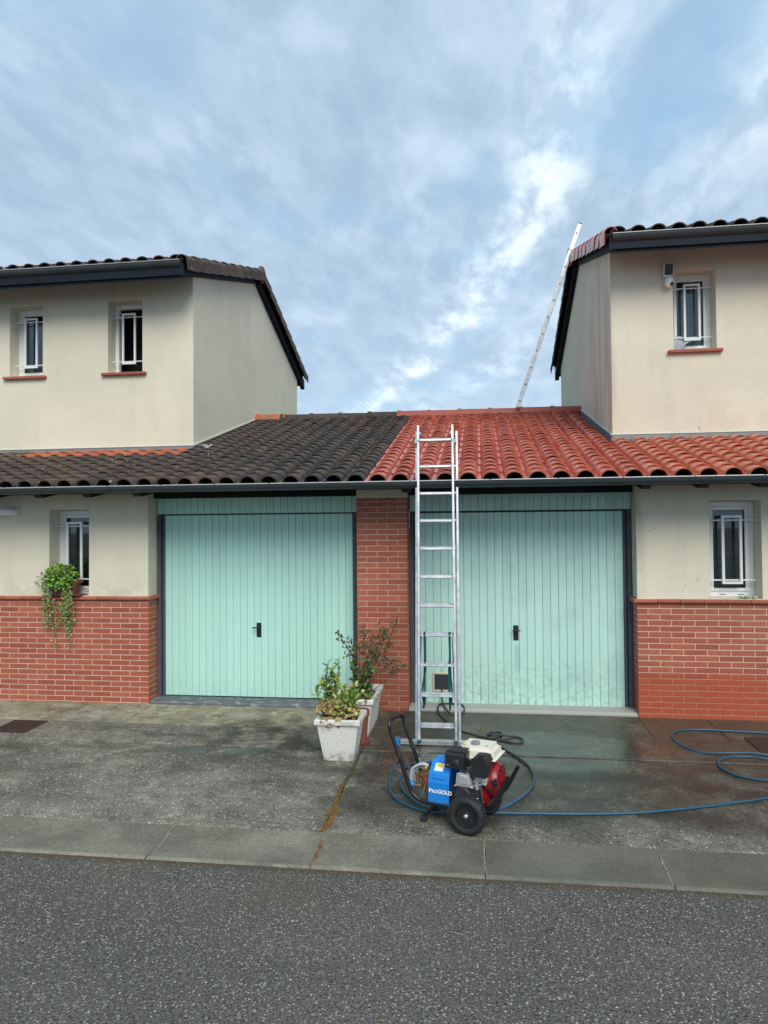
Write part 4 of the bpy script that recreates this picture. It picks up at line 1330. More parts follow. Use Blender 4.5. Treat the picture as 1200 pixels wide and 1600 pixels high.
# cat flap in the right door
cf = MB()
ring(cf, -.545, -.345, .172, .388, .024, .236, .252, .006)
cf = part('cat_flap', cf, mat('ivory_plastic', base=(0.55, 0.52, 0.37), rough=0.45), dr)
part('flap_panel', MB().cbox(-.520, -.370, .242, .2475, .197, .363, .002), mat('smoked_panel', base=(0.035, 0.045, 0.05), rough=0.3), dr)
for hs, (a, b) in ((LEFT, (-3.745, -1.345)), (RIGHT, (-.782, 1.600))):
    part('threshold', MB().prism([(.012, -.05), (.012, .030), (.035, .050), (.30, .056), (.30, -.05)], a, b, 'x'), M_thresh if hs is LEFT else M_sill_conc, hs)

# ------------------------------------------------------------------ small fittings on the houses
cm = thing('security_camera', 'white dome security camera under a small solar panel beside the right upper window', 'camera', (2.33, 1.47, 5.05))
mb = MB().cbox(2.272, 2.385, 1.385, 1.403, 5.045, 5.205, .004, Matrix.Translation((2.33, 1.39, 5.12)) @ Matrix.Rotation(R(12), 4, 'X') @ Matrix.Translation((-2.33, -1.39, -5.12)))
part('panel_housing', mb, M_white, cm)
mb = MB().box(2.280, 2.377, 1.381, 1.384, 5.065, 5.197, Matrix.Translation((2.33, 1.39, 5.12)) @ Matrix.Rotation(R(12), 4, 'X') @ Matrix.Translation((-2.33, -1.39, -5.12)))
part('solar_panel', mb, mat('solar_cell', base=(0.012, 0.022, 0.032), rough=0.25), cm)
mb = MB().lathe([(.01, .048), (.035, .046), (.05, .03), (.054, .0), (.054, -.012)], 20, Matrix.Translation((2.335, 1.40, 4.99)))
mb.lathe([(.052, .0), (.054, -.02), (.046, -.045), (.025, -.062), (.004, -.066)], 20, Matrix.Translation((2.335, 1.40, 4.975)))
part('dome', mb, M_white, cm, 50)
part('lens', MB().lathe([(.004, .0), (.022, .0), (.024, .012), (.018, .02)], 14, Matrix.Translation((2.352, 1.368, 4.945)) @ Matrix.Rotation(R(105), 4, 'X') @ Matrix.Rotation(R(10), 4, 'Y')), M_black, cm, 50)
part('wall_bracket', MB().tube([(2.335, 1.47, 5.03), (2.335, 1.42, 5.03), (2.335, 1.40, 5.02)], .014, 8), M_white, cm, 50)
part('panel_cable', MB().tube(catmull([(2.39, 1.40, 5.07), (2.405, 1.42, 5.04), (2.39, 1.44, 5.0), (2.36, 1.42, 4.99)]), .003, 6), M_white, cm, 50)

mb = MB().tube(catmull([(-8.5, -.13, 2.33), (-6.5, -.13, 2.25), (-5.60, -.13, 2.222), (-5.46, -.12, 2.218), (-5.40, -.06, 2.216), (-5.39, .01, 2.216)], 5), .046, 16)
o = part('drain_pipe', mb, M_pvc, LEFT, 50)
part('pipe_collar', MB().lathe([(.046, 0), (.072, 0), (.072, .012), (.05, .018)], 18, Matrix.Translation((-5.39, .002, 2.216)) @ Matrix.Rotation(R(90), 4, 'X')), M_drip, o, 50)

# grey cloth hanging from the right upper window
mb = MB()
n, m_ = 14, 8
X0, Y0 = 2.402, YU+.16
for j in range(m_+1):
    v = j/m_
    for i in range(n+1):
        u = i/n
        wv = .27*(1-.15*v)*(1-.0*v)
        xx = X0+u*wv*(1.0-.30*v*(u > .0))
        zz = 4.335-.185*v+.03*math.sin(u*3.1)*(1-v)-.02*u*u+(.11*u**3)*(v)
        yy = Y0-.05*math.sin(v*2.6)-.015*math.sin(u*7+v*3)
        mb.v.append((xx, yy, zz))
for j in range(m_):
    for i in range(n):
        a = j*(n+1)+i
        mb.f.append((a, a+1, a+n+2, a+n+1))
tagged('grey_cloth', mb, M_curtain, 'grey cloth bulging out over the sill of the right upper window', 'cloth', 80)

# ------------------------------------------------------------------ manhole covers
def manhole(x0, x1, y0, y1, label):
    t = thing('manhole_cover', label, 'manhole cover', ((x0+x1)/2, (y0+y1)/2, gz((y0+y1)/2)))
    def shear(mb):
        mb.v = [(a, b, c+SL*b+.015+.009) for a, b, c in mb.v]
        return mb
    mb = MB(); 
    mb.box(x0, x1, y0, y0+.012, -.03, .004).box(x0, x1, y1-.012, y1, -.03, .004).box(x0, x0+.012, y0+.0125, y1-.0125, -.03, .0035).box(x1-.012, x1, y0+.0125, y1-.0125, -.03, .0035)
    part('rim', shear(mb), M_rustplate, t)
    mb = MB().box(x0+.014, x1-.014, y0+.014, y1-.014, -.03, .001)
    part('lid', shear(mb), M_rustplate, t)
    mb = MB()
    nx = int((x1-x0-.06)/.035); ny = int((y1-y0-.06)/.035)
    for i in range(nx):
        for j in range(ny):
            cx, cy = x0+.04+i*.035, y0+.04+j*.035
            mb.box(cx-.010, cx+.010, cy-.004, cy+.004, .0008, .004, Matrix.Translation((cx, cy, 0)) @ Matrix.Rotation(R(90*((i+j) % 2)), 4, 'Z') @ Matrix.Translation((-cx, -cy, 0)))
    part('tread_pattern', shear(mb), M_rustplate, t, kind='stuff')
manhole(-4.87, -4.49, -1.13, -.74, 'square rusty manhole cover in the paving by the left brick wall')
manhole(2.42, 2.80, -.99, -.59, 'square dark manhole cover beside the hose loops at the right')

# ------------------------------------------------------------------ ladders
def ladder_line(a, b, z): return a+b*z
def make_ladder():
    t = thing('extension_ladder', 'tall aluminium extension ladder leaning on the gutter in front of the right garage door', 'ladder', (-.42, -1.10, 0))
    A, B = -1.128, .1985
    ang = math.atan(B)
    def rail(x0, z0, x1, z1, off, wdt, dep):
        p0 = Vector((x0, A+B*z0+off, z0)); p1 = Vector((x1, A+B*z1+off, z1))
        d_ = (p1-p0); L_ = d_.length; zz = d_.normalized(); xx = Vector((1, 0, 0)); yy = zz.cross(xx).normalized(); xx = yy.cross(zz)
        M = Matrix((xx, yy, zz)).transposed().to_4x4(); M.translation = p0
        mb = MB()
        w2, d2 = wdt/2, dep/2
        # C-profile rail
        mb.cbox(-w2, w2, -d2, d2, 0, L_, .003, M)
        return mb
    part('stile', rail(-.602, .03, -.626, 2.955, .055, .024, .060), M_alu, t)
    part('stile', rail(-.205, .03, -.224, 2.955, .055, .024, .060), M_alu, t)
    part('stile', rail(-.573, .045, -.606, 3.015, -.012, .024, .055), M_alu, t)
    part('stile', rail(-.236, .045, -.264, 3.015, -.012, .024, .055), M_alu, t)
    zs = [.170+.2695*i for i in range(11)]
    for i, z_ in enumerate(zs):
        f = z_/3.0
        xl, xr = -.573-.033*f+.012, -.236-.028*f-.012
        y_ = A+B*z_-.012
        M = Matrix.Translation(((xl+xr)/2, y_, z_)) @ Matrix.Rotation(-ang, 4, 'X')
        mb = MB().cbox(-(xr-xl)/2, (xr-xl)/2, -.015, .015, -.013, .013, .004, M)
        part('rung', mb, M_alu, t)
        xl, xr = -.602-.024*f+.012, -.205-.019*f-.012
        if i < 10:
            z2 = z_+.006
            M = Matrix.Translation(((xl+xr)/2, A+B*z2+.055, z2)) @ Matrix.Rotation(-ang, 4, 'X')
            mb = MB().cbox(-(xr-xl)/2, (xr-xl)/2, -.015, .015, -.013, .013, .004, M)
            part('rung', mb, M_alu, t)
    sb_ = part('stabiliser_bar', MB().cbox(-.772, -.045, A+.02, A+.080, .000, .042, .004).box(-.77, -.05, A+.021, A+.0195, .0, .001), M_alu, t)
    for a, b in ((-.800, -.750), (-.068, -.018)):
        part('end_cap', MB().cbox(a, b, A+.012, A+.088, -.020, .050, .008), M_bluecap, t)
    for x_ in (-.573, -.236):
        part('rail_foot', MB().cbox(x_-.016, x_+.016, A-.045, A+.020, .030, .062, .005), mat('dark_teal_rubber', base=(0.015, 0.06, 0.09), rough=0.7), t)
    for x_, s_2 in ((-.620, 1), (-.250, -1)):
        y_ = A+B*2.86
        part('guide_hook', MB().cbox(x_-.022, x_+.024, y_-.045, y_+.05, 2.83, 2.87, .004).cbox(x_+s_2*.03-.012, x_+s_2*.03+.012, y_-.02, y_+.03, 2.92, 2.95, .003), M_alu, t)
    return t
make_ladder()

def strap(x0, dx, zt, zb_, label):
    A, B = -1.128, .1985
    mb = MB()
    def ribbon(pts, wd):
        pts = catmull(pts, 5)
        n = len(pts)
        base = len(mb.v)
        for i, p in enumerate(pts):
            tw = .9*math.sin(i*.11+x0*5)
            dx_, dy_ = math.cos(tw)*wd/2, math.sin(tw)*wd/2
            for s_2 in (-1, 1):
                mb.v.append((p.x+s_2*dx_, p.y+s_2*dy_, p.z)); 
                mb.v.append((p.x+s_2*dx_, p.y+s_2*dy_+.003, p.z))
        for i in range(n-1):
            o_ = base+4*i
            mb.f += [(o_, o_+2, o_+6, o_+4), (o_+1, o_+5, o_+7, o_+3), (o_, o_+4, o_+5, o_+1), (o_+2, o_+3, o_+7, o_+6)]
    yt = A+B*zt-.012
    ribbon([(x0, yt-.02, zt-.02), (x0, yt-.022, zt+.005), (x0+.004, yt+.0, zt+.018), (x0+.004, yt+.022, zt+.0), (x0+.004, yt+.022, zt-.12), (x0+.004-dx*.2, yt+.02, .62), (x0-dx*.9, yt+.03, .45), (x0-dx*.4, yt+.03, .32)], .022)
    ribbon([(x0, yt-.02, zt+.002), (x0+.004, yt-.018, zt-.2), (x0+dx*.1, yt-.01, .65), (x0, yt, .45), (x0-dx*.1, yt+.0, zb_+.06), (x0-dx*.3-.01, yt+.01, zb_)], .024)
    ribbon([(x0-dx*1.1, yt+.018, zt-.01), (x0-dx*1.3, yt+.02, zt-.15), (x0-dx*1.6, yt+.02, zt-.35), (x0-dx*1.7, yt+.02, .45)], .012)
    o = tagged('lashing_strap', mb, M_strap, label, 'strap')
strap(-.533, .028, .993, .29, 'teal lashing strap hanging from the ladder rung on its left side')
strap(-.300, -.024, .993, .27, 'teal lashing strap hanging from the ladder rung in front of the cat flap')

def roof_ladder():
    t = thing('roof_ladder', 'aluminium ladder standing on the garage ridge and leaning on the right gable', 'ladder', (.65, 4.2, 3.95))
    p0 = Vector((.632, 4.05, 3.935)); p1 = Vector((1.655, 4.05, 6.875))
    d_ = (p1-p0); L_ = d_.length; zz = d_.normalized(); yy = Vector((0, 1, 0)); xx = yy.cross(zz)
    for dy in (0, .40):
        M = Matrix((xx, yy, zz)).transposed().to_4x4(); M.translation = p0+Vector((0, dy, 0))
        part('stile', MB().cbox(-.034, .034, -.012, .012, 0, L_, .003, M), M_alu, t)
    for i in range(11):
        s0 = .10+i*.2855
        M = Matrix((xx, yy, zz)).transposed().to_4x4(); M.translation = p0+zz*s0
        part('rung', MB().cbox(-.015, .015, .012, .388, -.013, .013, .003, M), M_alu, t)
        for y_ in (-.0135, .4115):
            mb = MB().lathe([(.002, -.002), (.0125, -.002), (.0125, .002), (.002, .002)], 10, M @ Matrix.Translation((0, y_, 0)) @ Matrix.Rotation(R(90), 4, 'X'))
            part('rung_end', mb, M_hole, t)
    M = Matrix((xx, yy, zz)).transposed().to_4x4(); M.translation = p1
    for dy in (0, .40):
        part('rail_cap', MB().cbox(-.036, .036, -.014+dy, .014+dy, -.004, .012, .003, M), M_seal, t)
roof_ladder()

# ------------------------------------------------------------------ hoses
def hose(pts, r, lift=.0):
    out = []
    for p in pts:
        if len(p) == 2:
            out.append((p[0], p[1], gz(p[1])+r+lift))
        else:
            out.append(p)
    return catmull(out, 8)
hm = [(4.2, -1.35), (3.3, -1.62), (2.31, -1.91), (2.09, -2.01), (1.88, -2.1), (1.57, -2.22), (1.33, -2.3), (1.1, -2.37), (0.83, -2.42), (0.56, -2.45), (0.29, -2.47), (0.02, -2.49), (-0.25, -2.52), (-0.43, -2.5), (-0.59, -2.39), (-0.69, -2.23), (-0.74, -2.01), (-0.74, -1.84, -.01), (-0.70, -1.76, .05), (-0.62, -1.95, .13), (-.54, -2.30, .18), (-.525, -2.40, .182)]
tagged('pressure_hose', MB().tube(hose(hm, .0095), .0095, 10), M_hose, 'long blue pressure hose running from the pressure washer across the concrete to the right', 'hose', 60)
lo = [(3.6, -1.25), (3.0, -1.24), (2.61, -1.18), (2.41, -1.16), (2.27, -1.12), (2.11, -1.14), (1.99, -1.24), (1.95, -1.38), (1.98, -1.51), (2.05, -1.6), (2.22, -1.67), (2.39, -1.71), (2.9, -1.70), (3.4, -1.5), (3.7, -1.0), (3.4, -.55), (2.9, -0.47), (2.69, -0.44), (2.41, -0.41), (2.12, -0.39), (1.9, -0.43), (1.79, -0.56), (1.76, -0.75), (1.81, -0.94), (1.92, -1.06), (2.12, -1.10, gz(-1.10)+.030), (2.34, -1.085, gz(-1.1)+.030), (2.54, -1.09, gz(-1.1)+.010), (3.0, -1.05), (3.6, -.9)]
tagged('looped_hose', MB().tube(hose(lo, .0095), .0095, 10), M_hose, 'blue hose lying in loops in front of the right brick wall', 'hose', 60)
gh = [(-.45, -2.36, .10), (-.35, -2.42, .0), (-.2, -2.47), (.02, -2.455), (0.14, -2.39), (0.23, -2.27), (0.34, -2.07), (0.4, -1.84), (0.39, -1.59), (0.32, -1.37), (0.2, -1.15), (0.13, -0.97), (0.13, -0.90), (0.19, -.90), (0.27, -0.95), (0.355, -0.94), (0.37, -0.85), (0.31, -0.78), (0.16, -0.80, gz(-.8)+.030), (0.085, -0.82, gz(-.8)+.030), (.05, -.76), (0.07, -0.68), (0.14, -0.655), (0.185, -0.71), (0.15, -0.80, gz(-.8)+.012), (0.06, -0.84, gz(-.84)+.012), (-0.08, -0.76), (-0.24, -0.62), (-0.35, -0.38), (-0.45, -0.1), (-0.47, 0.06, .066), (-0.42, 0.15, .068), (-0.33, 0.16, .068), (-0.22, 0.12, .068), (-.19, -.0, .035), (-.24, -.10), (-.33, -.10), (-.40, .02, .07), (-.43, .16, .09), (-.44, .235, .19), (-.445, .30, .21)]
tagged('water_supply_hose', MB().tube(hose(gh, .010), .010, 10), M_greyhose, 'grey supply hose curling from the cat flap over the wet concrete to the pressure washer', 'hose', 60)
ih = [(.02, -2.50, gz(-2.5)+.028), (-0.25, -2.49, gz(-2.5)+.028), (-0.42, -2.44, gz(-2.44)+.012), (-0.55, -2.27), (-0.63, -2.1), (-0.65, -1.98, -.01), (-0.61, -1.93, .06), (-.52, -2.10, .16), (-.47, -2.28, .20)]
tagged('short_hose', MB().tube(hose(ih, .009), .009, 10), M_hose, 'short blue hose curving beneath the pressure washer handle, inside the larger curve', 'hose', 60)

# ------------------------------------------------------------------ pressure washer (local frame: x along the cart, y away, z up)
W = thing('pressure_washer', 'petrol pressure washer with blue pump cover, red and cream engine and black wheels', 'pressure washer', (-.121, -2.848, -.060), local=True, rotz=R(-18))
def wheel(yc, label=None):
    M = Matrix.Translation((0, yc, .130)) @ Matrix.Rotation(R(90), 4, 'X')
    prof = []
    for k in range(14):
        a = 2*math.pi*k/14
        prof.append((.099+.031*math.cos(a), .036*math.sin(a)))
    wh = part('wheel', MB().lathe([(.004, -.012), (.066, -.016), (.070, -.034), (.074, -.034), (.074, .034), (.070, .034), (.066, .016), (.004, .012)], 28, M), M_engblk, W, 40)
    ty = MB().lathe(prof, 36, M, closed=True)
    part('tyre', ty, M_rubber, wh, 60)
    tr = MB()
    for k in range(40):
        a = 2*math.pi*k/40
        for s_2 in (-1, 1):
            M2 = M @ Matrix.Rotation(a+(.04*s_2), 4, 'Z') @ Matrix.Translation((.128, 0, s_2*.013)) @ Matrix.Rotation(R(25*s_2), 4, 'X')
            tr.box(-.004, .0035, -.006, .006, -.010, .010, M2)
    part('tread', tr, M_rubber, wh, kind='stuff')
    part('hub_cap', MB().lathe([(.0005, .036), (.010, .035), (.017, .028), (.019, .010)], 18, M), M_steel, wh, 50)
    sp = MB()
    for k in range(5):
        a = 2*math.pi*k/5
        sp.box(.030, .062, -.006, .006, .012, .019, M @ Matrix.Rotation(a, 4, 'Z'))
    part('spoke', sp, M_engblk, wh)
wheel(.036); wheel(.40)
part('axle', MB().tube([(0, .07, .13), (0, .37, .13)], .009, 10), M_steel, W, 50)
near = [(-.602, .640), (-.590, .585), (-.529, .446), (-.471, .283), (-.430, .195), (-.385, .158), (-.33, .143), (-.147, .140), (.0, .140), (.095, .158), (.165, .215), (.215, .292), (.272, .401)]
def off(p, y_): return [(a, y_, b) for a, b in p]
fr_near = catmull(off(near, .105), 5)
fr_far = catmull(off(near, .345), 5)
top = [(-.602, .105, .640), (-.606, .120, .662), (-.606, .150, .672), (-.606, .300, .672), (-.606, .330, .662), (-.602, .345, .640)]
path = fr_near[::-1]+catmull(top, 4)[1:-1]+fr_far
part('frame_tube', MB().tube(path, .0150, 10), M_blackhose, W, 60)
for y_ in (.105, .345):
    part('grip_clamp', MB().tube([(-.543, y_, .475), (-.531, y_, .448), (-.522, y_, .425)], .017, 10), M_engblk, W, 60)
part('front_bumper', MB().tube(catmull([(.272, .105, .401), (.285, .125, .418), (.285, .325, .418), (.272, .345, .401)], 4)[:2]+[], .013, 10).tube([(.10, .12, .16), (.17, .20, .25), (.235, .22, .36)], .011, 8), M_blackhose, W, 60)
part('base_plate', MB().cbox(-.30, .16, .10, .36, .150, .158, .002).box(-.02, .02, .10, .36, .118, .150), M_engblk, W)
part('support_foot', MB().tube([(-.262, .11, .140), (-.33, .11, .052)], [.016, .014], 8).tube([(-.262, .34, .140), (-.33, .34, .052)], [.016, .014], 8).tube([(-.33, .09, .052), (-.33, .36, .052)], .012, 8), M_blackhose, W, 50)
for y_ in (.11, .34):
    part('rubber_foot', MB().lathe([(.010, .0), (.024, .0), (.026, .02), (.022, .045), (.012, .05)], 14, Matrix.Translation((-.345, y_, .006)) @ Matrix.Rotation(R(14), 4, 'Y')), M_rubber, W, 50)
# blue pump cover
cov = MB()
prof = [(.098, .150), (.098, .285), (.112, .345), (.190, .415), (.315, .415), (.338, .345), (.338, .150)]
prof_in = [(a+(.003 if a < .2 else -.003), b-.003) for a, b in prof]
cov.prism(prof+prof_in[::-1], -.302, -.150, 'x')
cv = part('pump_cover', cov, M_shroud, W)
part('cover_fold', MB().prism([(.0975, .280), (.0962, .285), (.0975, .290)], -.302, -.150, 'x'), M_shroud, cv)
st = MB().box(-.270, -.205, -.030, .030, .0, .001, Matrix.Translation((0, .150, .3815)) @ Matrix.Rotation(math.atan2(.07, .078), 4, 'X'))
part('sticker', st, M_letter, cv)
st = MB().box(-.262, -.213, .000, .024, .0012, .002, Matrix.Translation((0, .150, .3815)) @ Matrix.Rotation(math.atan2(.07, .078), 4, 'X'))
part('sticker_print', st, M_sticker_y, cv)
for x_ in (-.275, -.178):
    part('screw', MB().lathe([(.001, 0), (.006, 0), (.005, .003)], 10, Matrix.Translation((x_, .0965, .165)) @ Matrix.Rotation(R(90), 4, 'X')), M_steel, cv)
def lettering(txt, size, x_, z_, y_, m, parent):
    cu = bpy.data.curves.new('lettering', 'FONT')
    cu.body = txt
    cu.size = size
    cu.extrude = .0006
    cu.offset = size*.028
    cu.resolution_u = 3
    ob = bpy.data.objects.new('tmp', cu)
    col.objects.link(ob)
    dg = bpy.context.evaluated_depsgraph_get()
    dg.update()
    me = bpy.data.meshes.new_from_object(ob.evaluated_get(dg))
    wdt = max(v.co.x for v in me.vertices)
    bpy.data.objects.remove(ob)
    me.materials.clear(); me.materials.append(m)
    o = put('lettering', me, parent, (x_, y_, z_), (R(90), 0, 0))
    return wdt, o
x_ = -.2985
Z_ = .219
for txt, sz in (('P', .0385), ('RO', .0305), ('GOLD', .0375)):
    wd, o = lettering(txt, sz, x_, Z_, .0965, M_letter, cv)
    x_ += wd+.0012
SCALE_LET = x_+.2985
mb = MB()
xx = -.272
while xx < -.185:
    L_ = random.uniform(.004, .009)
    mb.box(xx, xx+L_, -.0045, .0045, 0, .0006, Matrix.Translation((0, .1045, .3135)) @ Matrix.Rotation(math.atan2(.060, .014), 4, 'X'))
    xx += L_+.003
part('faded_print', mb, M_bprint, cv)
# engine
eb = MB().cbox(-.13, .10, .13, .36, .158, .300, .010)
for k in range(7):
    eb.cbox(-.135+.0, .03, .105, .14, .175+k*.017, .182+k*.017, .001)
eb.cbox(-.10, .08, .10, .16, .158, .285, .014)
eb.lathe([(.002, 0), (.055, 0), (.06, .015), (.05, .03)], 20, Matrix.Translation((-.05, .11, .235)) @ Matrix.Rotation(R(90), 4, 'X'))
part('engine_block', eb, M_enggrey, W, 35)
part('crankcase_cover', MB().cbox(-.135, -.115, .16, .34, .17, .33, .012).lathe([(.01, 0), (.045, 0), (.03, .03)], 16, Matrix.Translation((-.135, .24, .25)) @ Matrix.Rotation(R(-90), 4, 'Y')), M_enggrey, W, 35)
vc = MB().prism([(-.092, .300), (.012, .298), (.018, .325), (-.006, .386), (-.070, .388), (-.088, .372), (-.094, .325)], .085, .150, 'y')
vc.prism([(-.074, .318), (-.004, .318), (-.002, .338), (-.014, .370), (-.064, .372), (-.076, .345)], .076, .086, 'y')
vc.cbox(-.106, .026, .092, .145, .290, .303, .004)
for a, b in ((-.100, .297), (.020, .297), (-.082, .378), (.0, .376)):
    vc.lathe([(.001, .006), (.006, .005), (.006, -.006)], 8, Matrix.Translation((a, .088, b)) @ Matrix.Rotation(R(90), 4, 'X'))
part('valve_cover', vc, M_castalu, W, 35)
mf = MB().cbox(-.178, -.030, .100, .250, .400, .520, .010)
mf.prism([(.085, .410), (.085, .500), (.100, .512), (.100, .402)], -.172, -.036, 'x')
mfo = part('muffler_guard', mf, M_engblk, W, 35)
for k in range(6):
    part('guard_slot', MB().cbox(-.160+k*.021, -.150+k*.021, .115, .235, .519, .523, .001), M_enggrey, mfo)
part('exhaust_port', MB().lathe([(.010, 0), (.022, 0), (.024, .006), (.014, .012)], 18, Matrix.Translation((-.090, .086, .452)) @ Matrix.Rotation(R(90), 4, 'X')), M_enggrey, mfo, 40)
for a, b in ((-.062, .475), (-.050, .455), (-.052, .435), (-.15, .43), (-.065, .425)):
    part('vent_hole', MB().lathe([(.001, .001), (.005, .001), (.005, -.001)], 8, Matrix.Translation((a, .084, b)) @ Matrix.Rotation(R(90), 4, 'X')), M_castalu if a == -.15 else M_enggrey, mfo)
af = MB().prism([(.016, .390), (.030, .378), (.125, .378), (.137, .392), (.137, .470), (.120, .505), (.100, .514), (.040, .510), (.020, .490)], .070, .200, 'y')
af.cbox(.012, .141, .066, .204, .428, .434, .002)
af.cbox(.055, .098, .10, .15, .510, .522, .004)
part('air_filter', af, M_engblk, W, 30)
part('carburettor', MB().cbox(.02, .075, .12, .18, .325, .378, .006).cbox(.08, .12, .10, .15, .330, .376, .006).lathe([(.004, 0), (.02, 0), (.018, .04), (.006, .045)], 14, Matrix.Translation((.045, .13, .28))), M_castalu, W, 40)
part('control_lever', MB().tube([(.03, .10, .34), (.07, .085, .325), (.115, .085, .335)], .005, 6).tube([(-.02, .10, .40), (.01, .09, .36), (.02, .095, .31)], .004, 6).cbox(.09, .125, .078, .092, .325, .345, .003), M_steel, W, 50)
part('fuel_pipe', MB().tube(catmull([(-.02, .18, .44), (-.01, .12, .41), (.005, .10, .37), (.03, .11, .35)]), .005, 6), M_engblk, W, 50)
part('spark_plug_cap', MB().tube([(-.03, .13, .40), (-.045, .10, .41), (-.02, .085, .395)], .010, 8), M_engblk, W, 50)
tk = MB()
bm = bmesh.new()
bmesh.ops.create_cube(bm, size=1)
for v in bm.verts:
    t_ = v.co.z > 0
    v.co = Vector(((.008)+(v.co.x*2)*(.125 if t_ else .142), .300+(v.co.y*2)*(.105 if t_ else .118), .540 if t_ else .425))
bmesh.ops.bevel(bm, geom=bm.edges[:], offset=.026, segments=4, affect='EDGES')
tk.add([v.co.copy() for v in bm.verts], [[v.index for v in f.verts] for f in bm.faces]); bm.free()
tk.cbox(-.142, .158, .175, .425, .462, .470, .003)
tko = part('fuel_tank', tk, M_tank, W, 40)
part('fuel_cap', MB().lathe([(.002, 0), (.030, 0), (.032, .006), (.030, .018), (.022, .022), (.002, .022)], 22, Matrix.Translation((-.008, .26, .541))), mat('fuel_cap_plastic', base=(0.22, 0.23, 0.24), rough=0.5), tko, 40)
part('warning_sticker', MB().box(-.095, -.065, .215, .245, .5402, .5410), M_sticker_y, tko)
part('fuel_mark', MB().box(.066, .084, .245, .258, .5402, .5410), M_engred, tko)
rc = MB()
MR = Matrix.Translation((.125, .245, .315)) @ Matrix.Rotation(R(90), 4, 'Y')
rc.lathe([(.002, -.02), (.118, -.02), (.122, .0), (.120, .030), (.105, .052), (.060, .066), (.002, .070)], 28, MR)
rc.cbox(.03, .12, .125, .36, .175, .30, .015)
rco = part('recoil_starter', rc, M_engred, W, 35)
for k in range(18):
    a = R(20*k+8)
    part('cooling_slot', MB().cbox(.070, .106, -.0045, .0045, .045, .0605, .001, MR @ Matrix.Rotation(a, 4, 'Z')), M_hole, rco)
part('starter_grip', MB().tube([(.14, .13, .345), (.165, .115, .345), (.19, .11, .34)], .009, 8).tube([(.175, .112, .31), (.175, .112, .37)], .010, 8), M_engblk, rco, 50)
part('engine_switch', MB().cbox(.125, .155, .115, .14, .27, .30, .004), M_engblk, rco)
part('throttle_rod', MB().tube([(.075, .105, .34), (.085, .10, .25), (.095, .10, .20)], .0045, 6).cbox(.035, .06, .098, .11, .205, .23, .003), M_steel, W, 50)
# pump head, fittings and pickup hose
ph_ = MB().cbox(-.372, -.305, .15, .27, .185, .345, .010)
for k in range(3):
    ph_.lathe([(.004, 0), (.017, 0), (.017, .028), (.012, .034)], 12, Matrix.Translation((-.372, .17+k*.035, .30)) @ Matrix.Rotation(R(-90), 4, 'Y'))
    ph_.lathe([(.004, 0), (.017, 0), (.017, .020), (.012, .026)], 12, Matrix.Translation((-.345+.0, .16+k*.035, .345)))
part('pump_head', ph_, M_brass, W, 40)
part('unloader_valve', MB().tube([(-.37, .14, .237), (-.435, .14, .235)], .014, 10).tube([(-.40, .14, .24), (-.40, .14, .31)], .012, 10).lathe([(.004, 0), (.02, 0), (.02, .02), (.006, .026)], 14, Matrix.Translation((-.40, .14, .312))), M_brass, W, 50)
part('inlet_coupling', MB().lathe([(.006, 0), (.022, 0), (.025, .008), (.025, .045), (.020, .055), (.006, .055)], 18, Matrix.Translation((-.425, .14, .236)) @ Matrix.Rotation(R(-90), 4, 'Y')), M_bluecap, W, 40)
part('pickup_hose', MB().tube(catmull([(-.44, .17, .215), (-.465, .17, .27), (-.455, .17, .33), (-.41, .17, .366), (-.36, .17, .378), (-.335, .18, .372)]), .010, 10).tube(catmull([(-.425, .20, .215), (-.447, .20, .27), (-.437, .20, .322), (-.40, .20, .350), (-.365, .20, .360), (-.34, .19, .352)]), .010, 10).tube(catmull([(-.43, .185, .22), (-.455, .185, .28), (-.443, .185, .34), (-.40, .185, .372), (-.36, .185, .383)]), .009, 10), M_clearhose, W, 60)
part('hose_end', MB().tube([(-.345, .19, .385), (-.305, .195, .392)], .012, 10), mat('dark_blue_plastic', base=(0.01, 0.05, 0.30), rough=0.4), W, 50)
part('red_tap', MB().tube([(-.36, .13, .29), (-.335, .12, .30), (-.32, .12, .27)], .008, 8), M_engred, W, 50)
part('drain_rod', MB().tube([(-.335, .125, .245), (-.378, .125, .130)], .006, 8), M_steel, W, 50)

# ------------------------------------------------------------------ plants
def leaf_mesh(leaves, name, m, jitter=0.25):
    """leaves: (pos, direction, normal, length, width, shade)"""
    vs, fs, sh = [], [], []
    for pos_, d_, n_, L_, w_2, s_2 in leaves:
        d_ = d_.normalized()
        sd_ = d_.cross(n_)
        if sd_.length < 1e-3:
            sd_ = d_.cross(Vector((0.3, 0.5, 0.8)))
        sd_.normalize()
        nn = sd_.cross(d_).normalized()
        b = len(vs)
        pts = [pos_, pos_+d_*L_*.35+sd_*w_2*.5+nn*L_*.06, pos_+d_*L_*.35-sd_*w_2*.5+nn*L_*.06, pos_+d_*L_*.45+nn*(-L_*.04),
               pos_+d_*L_*.75+sd_*w_2*.36+nn*L_*.0, pos_+d_*L_*.75-sd_*w_2*.36+nn*L_*.0, pos_+d_*L_-nn*L_*.16]
        vs += pts
        fs += [(b, b+1, b+3), (b, b+3, b+2), (b+1, b+4, b+3), (b+3, b+5, b+2), (b+4, b+6, b+3), (b+3, b+6, b+5)]
        sh += [s_2]*7
    me = bpy.data.meshes.new(name)
    me.from_pydata([tuple(v) for v in vs], [], fs)
    at = me.attributes.new('shade', 'FLOAT', 'POINT')
    at.data.foreach_set('value', sh)
    me.materials.append(m)
    for p in me.polygons:
        p.use_smooth = True
    return me
def rv():
    return Vector((random.gauss(0, 1), random.gauss(0, 1), random.gauss(0, 1))).normalized()
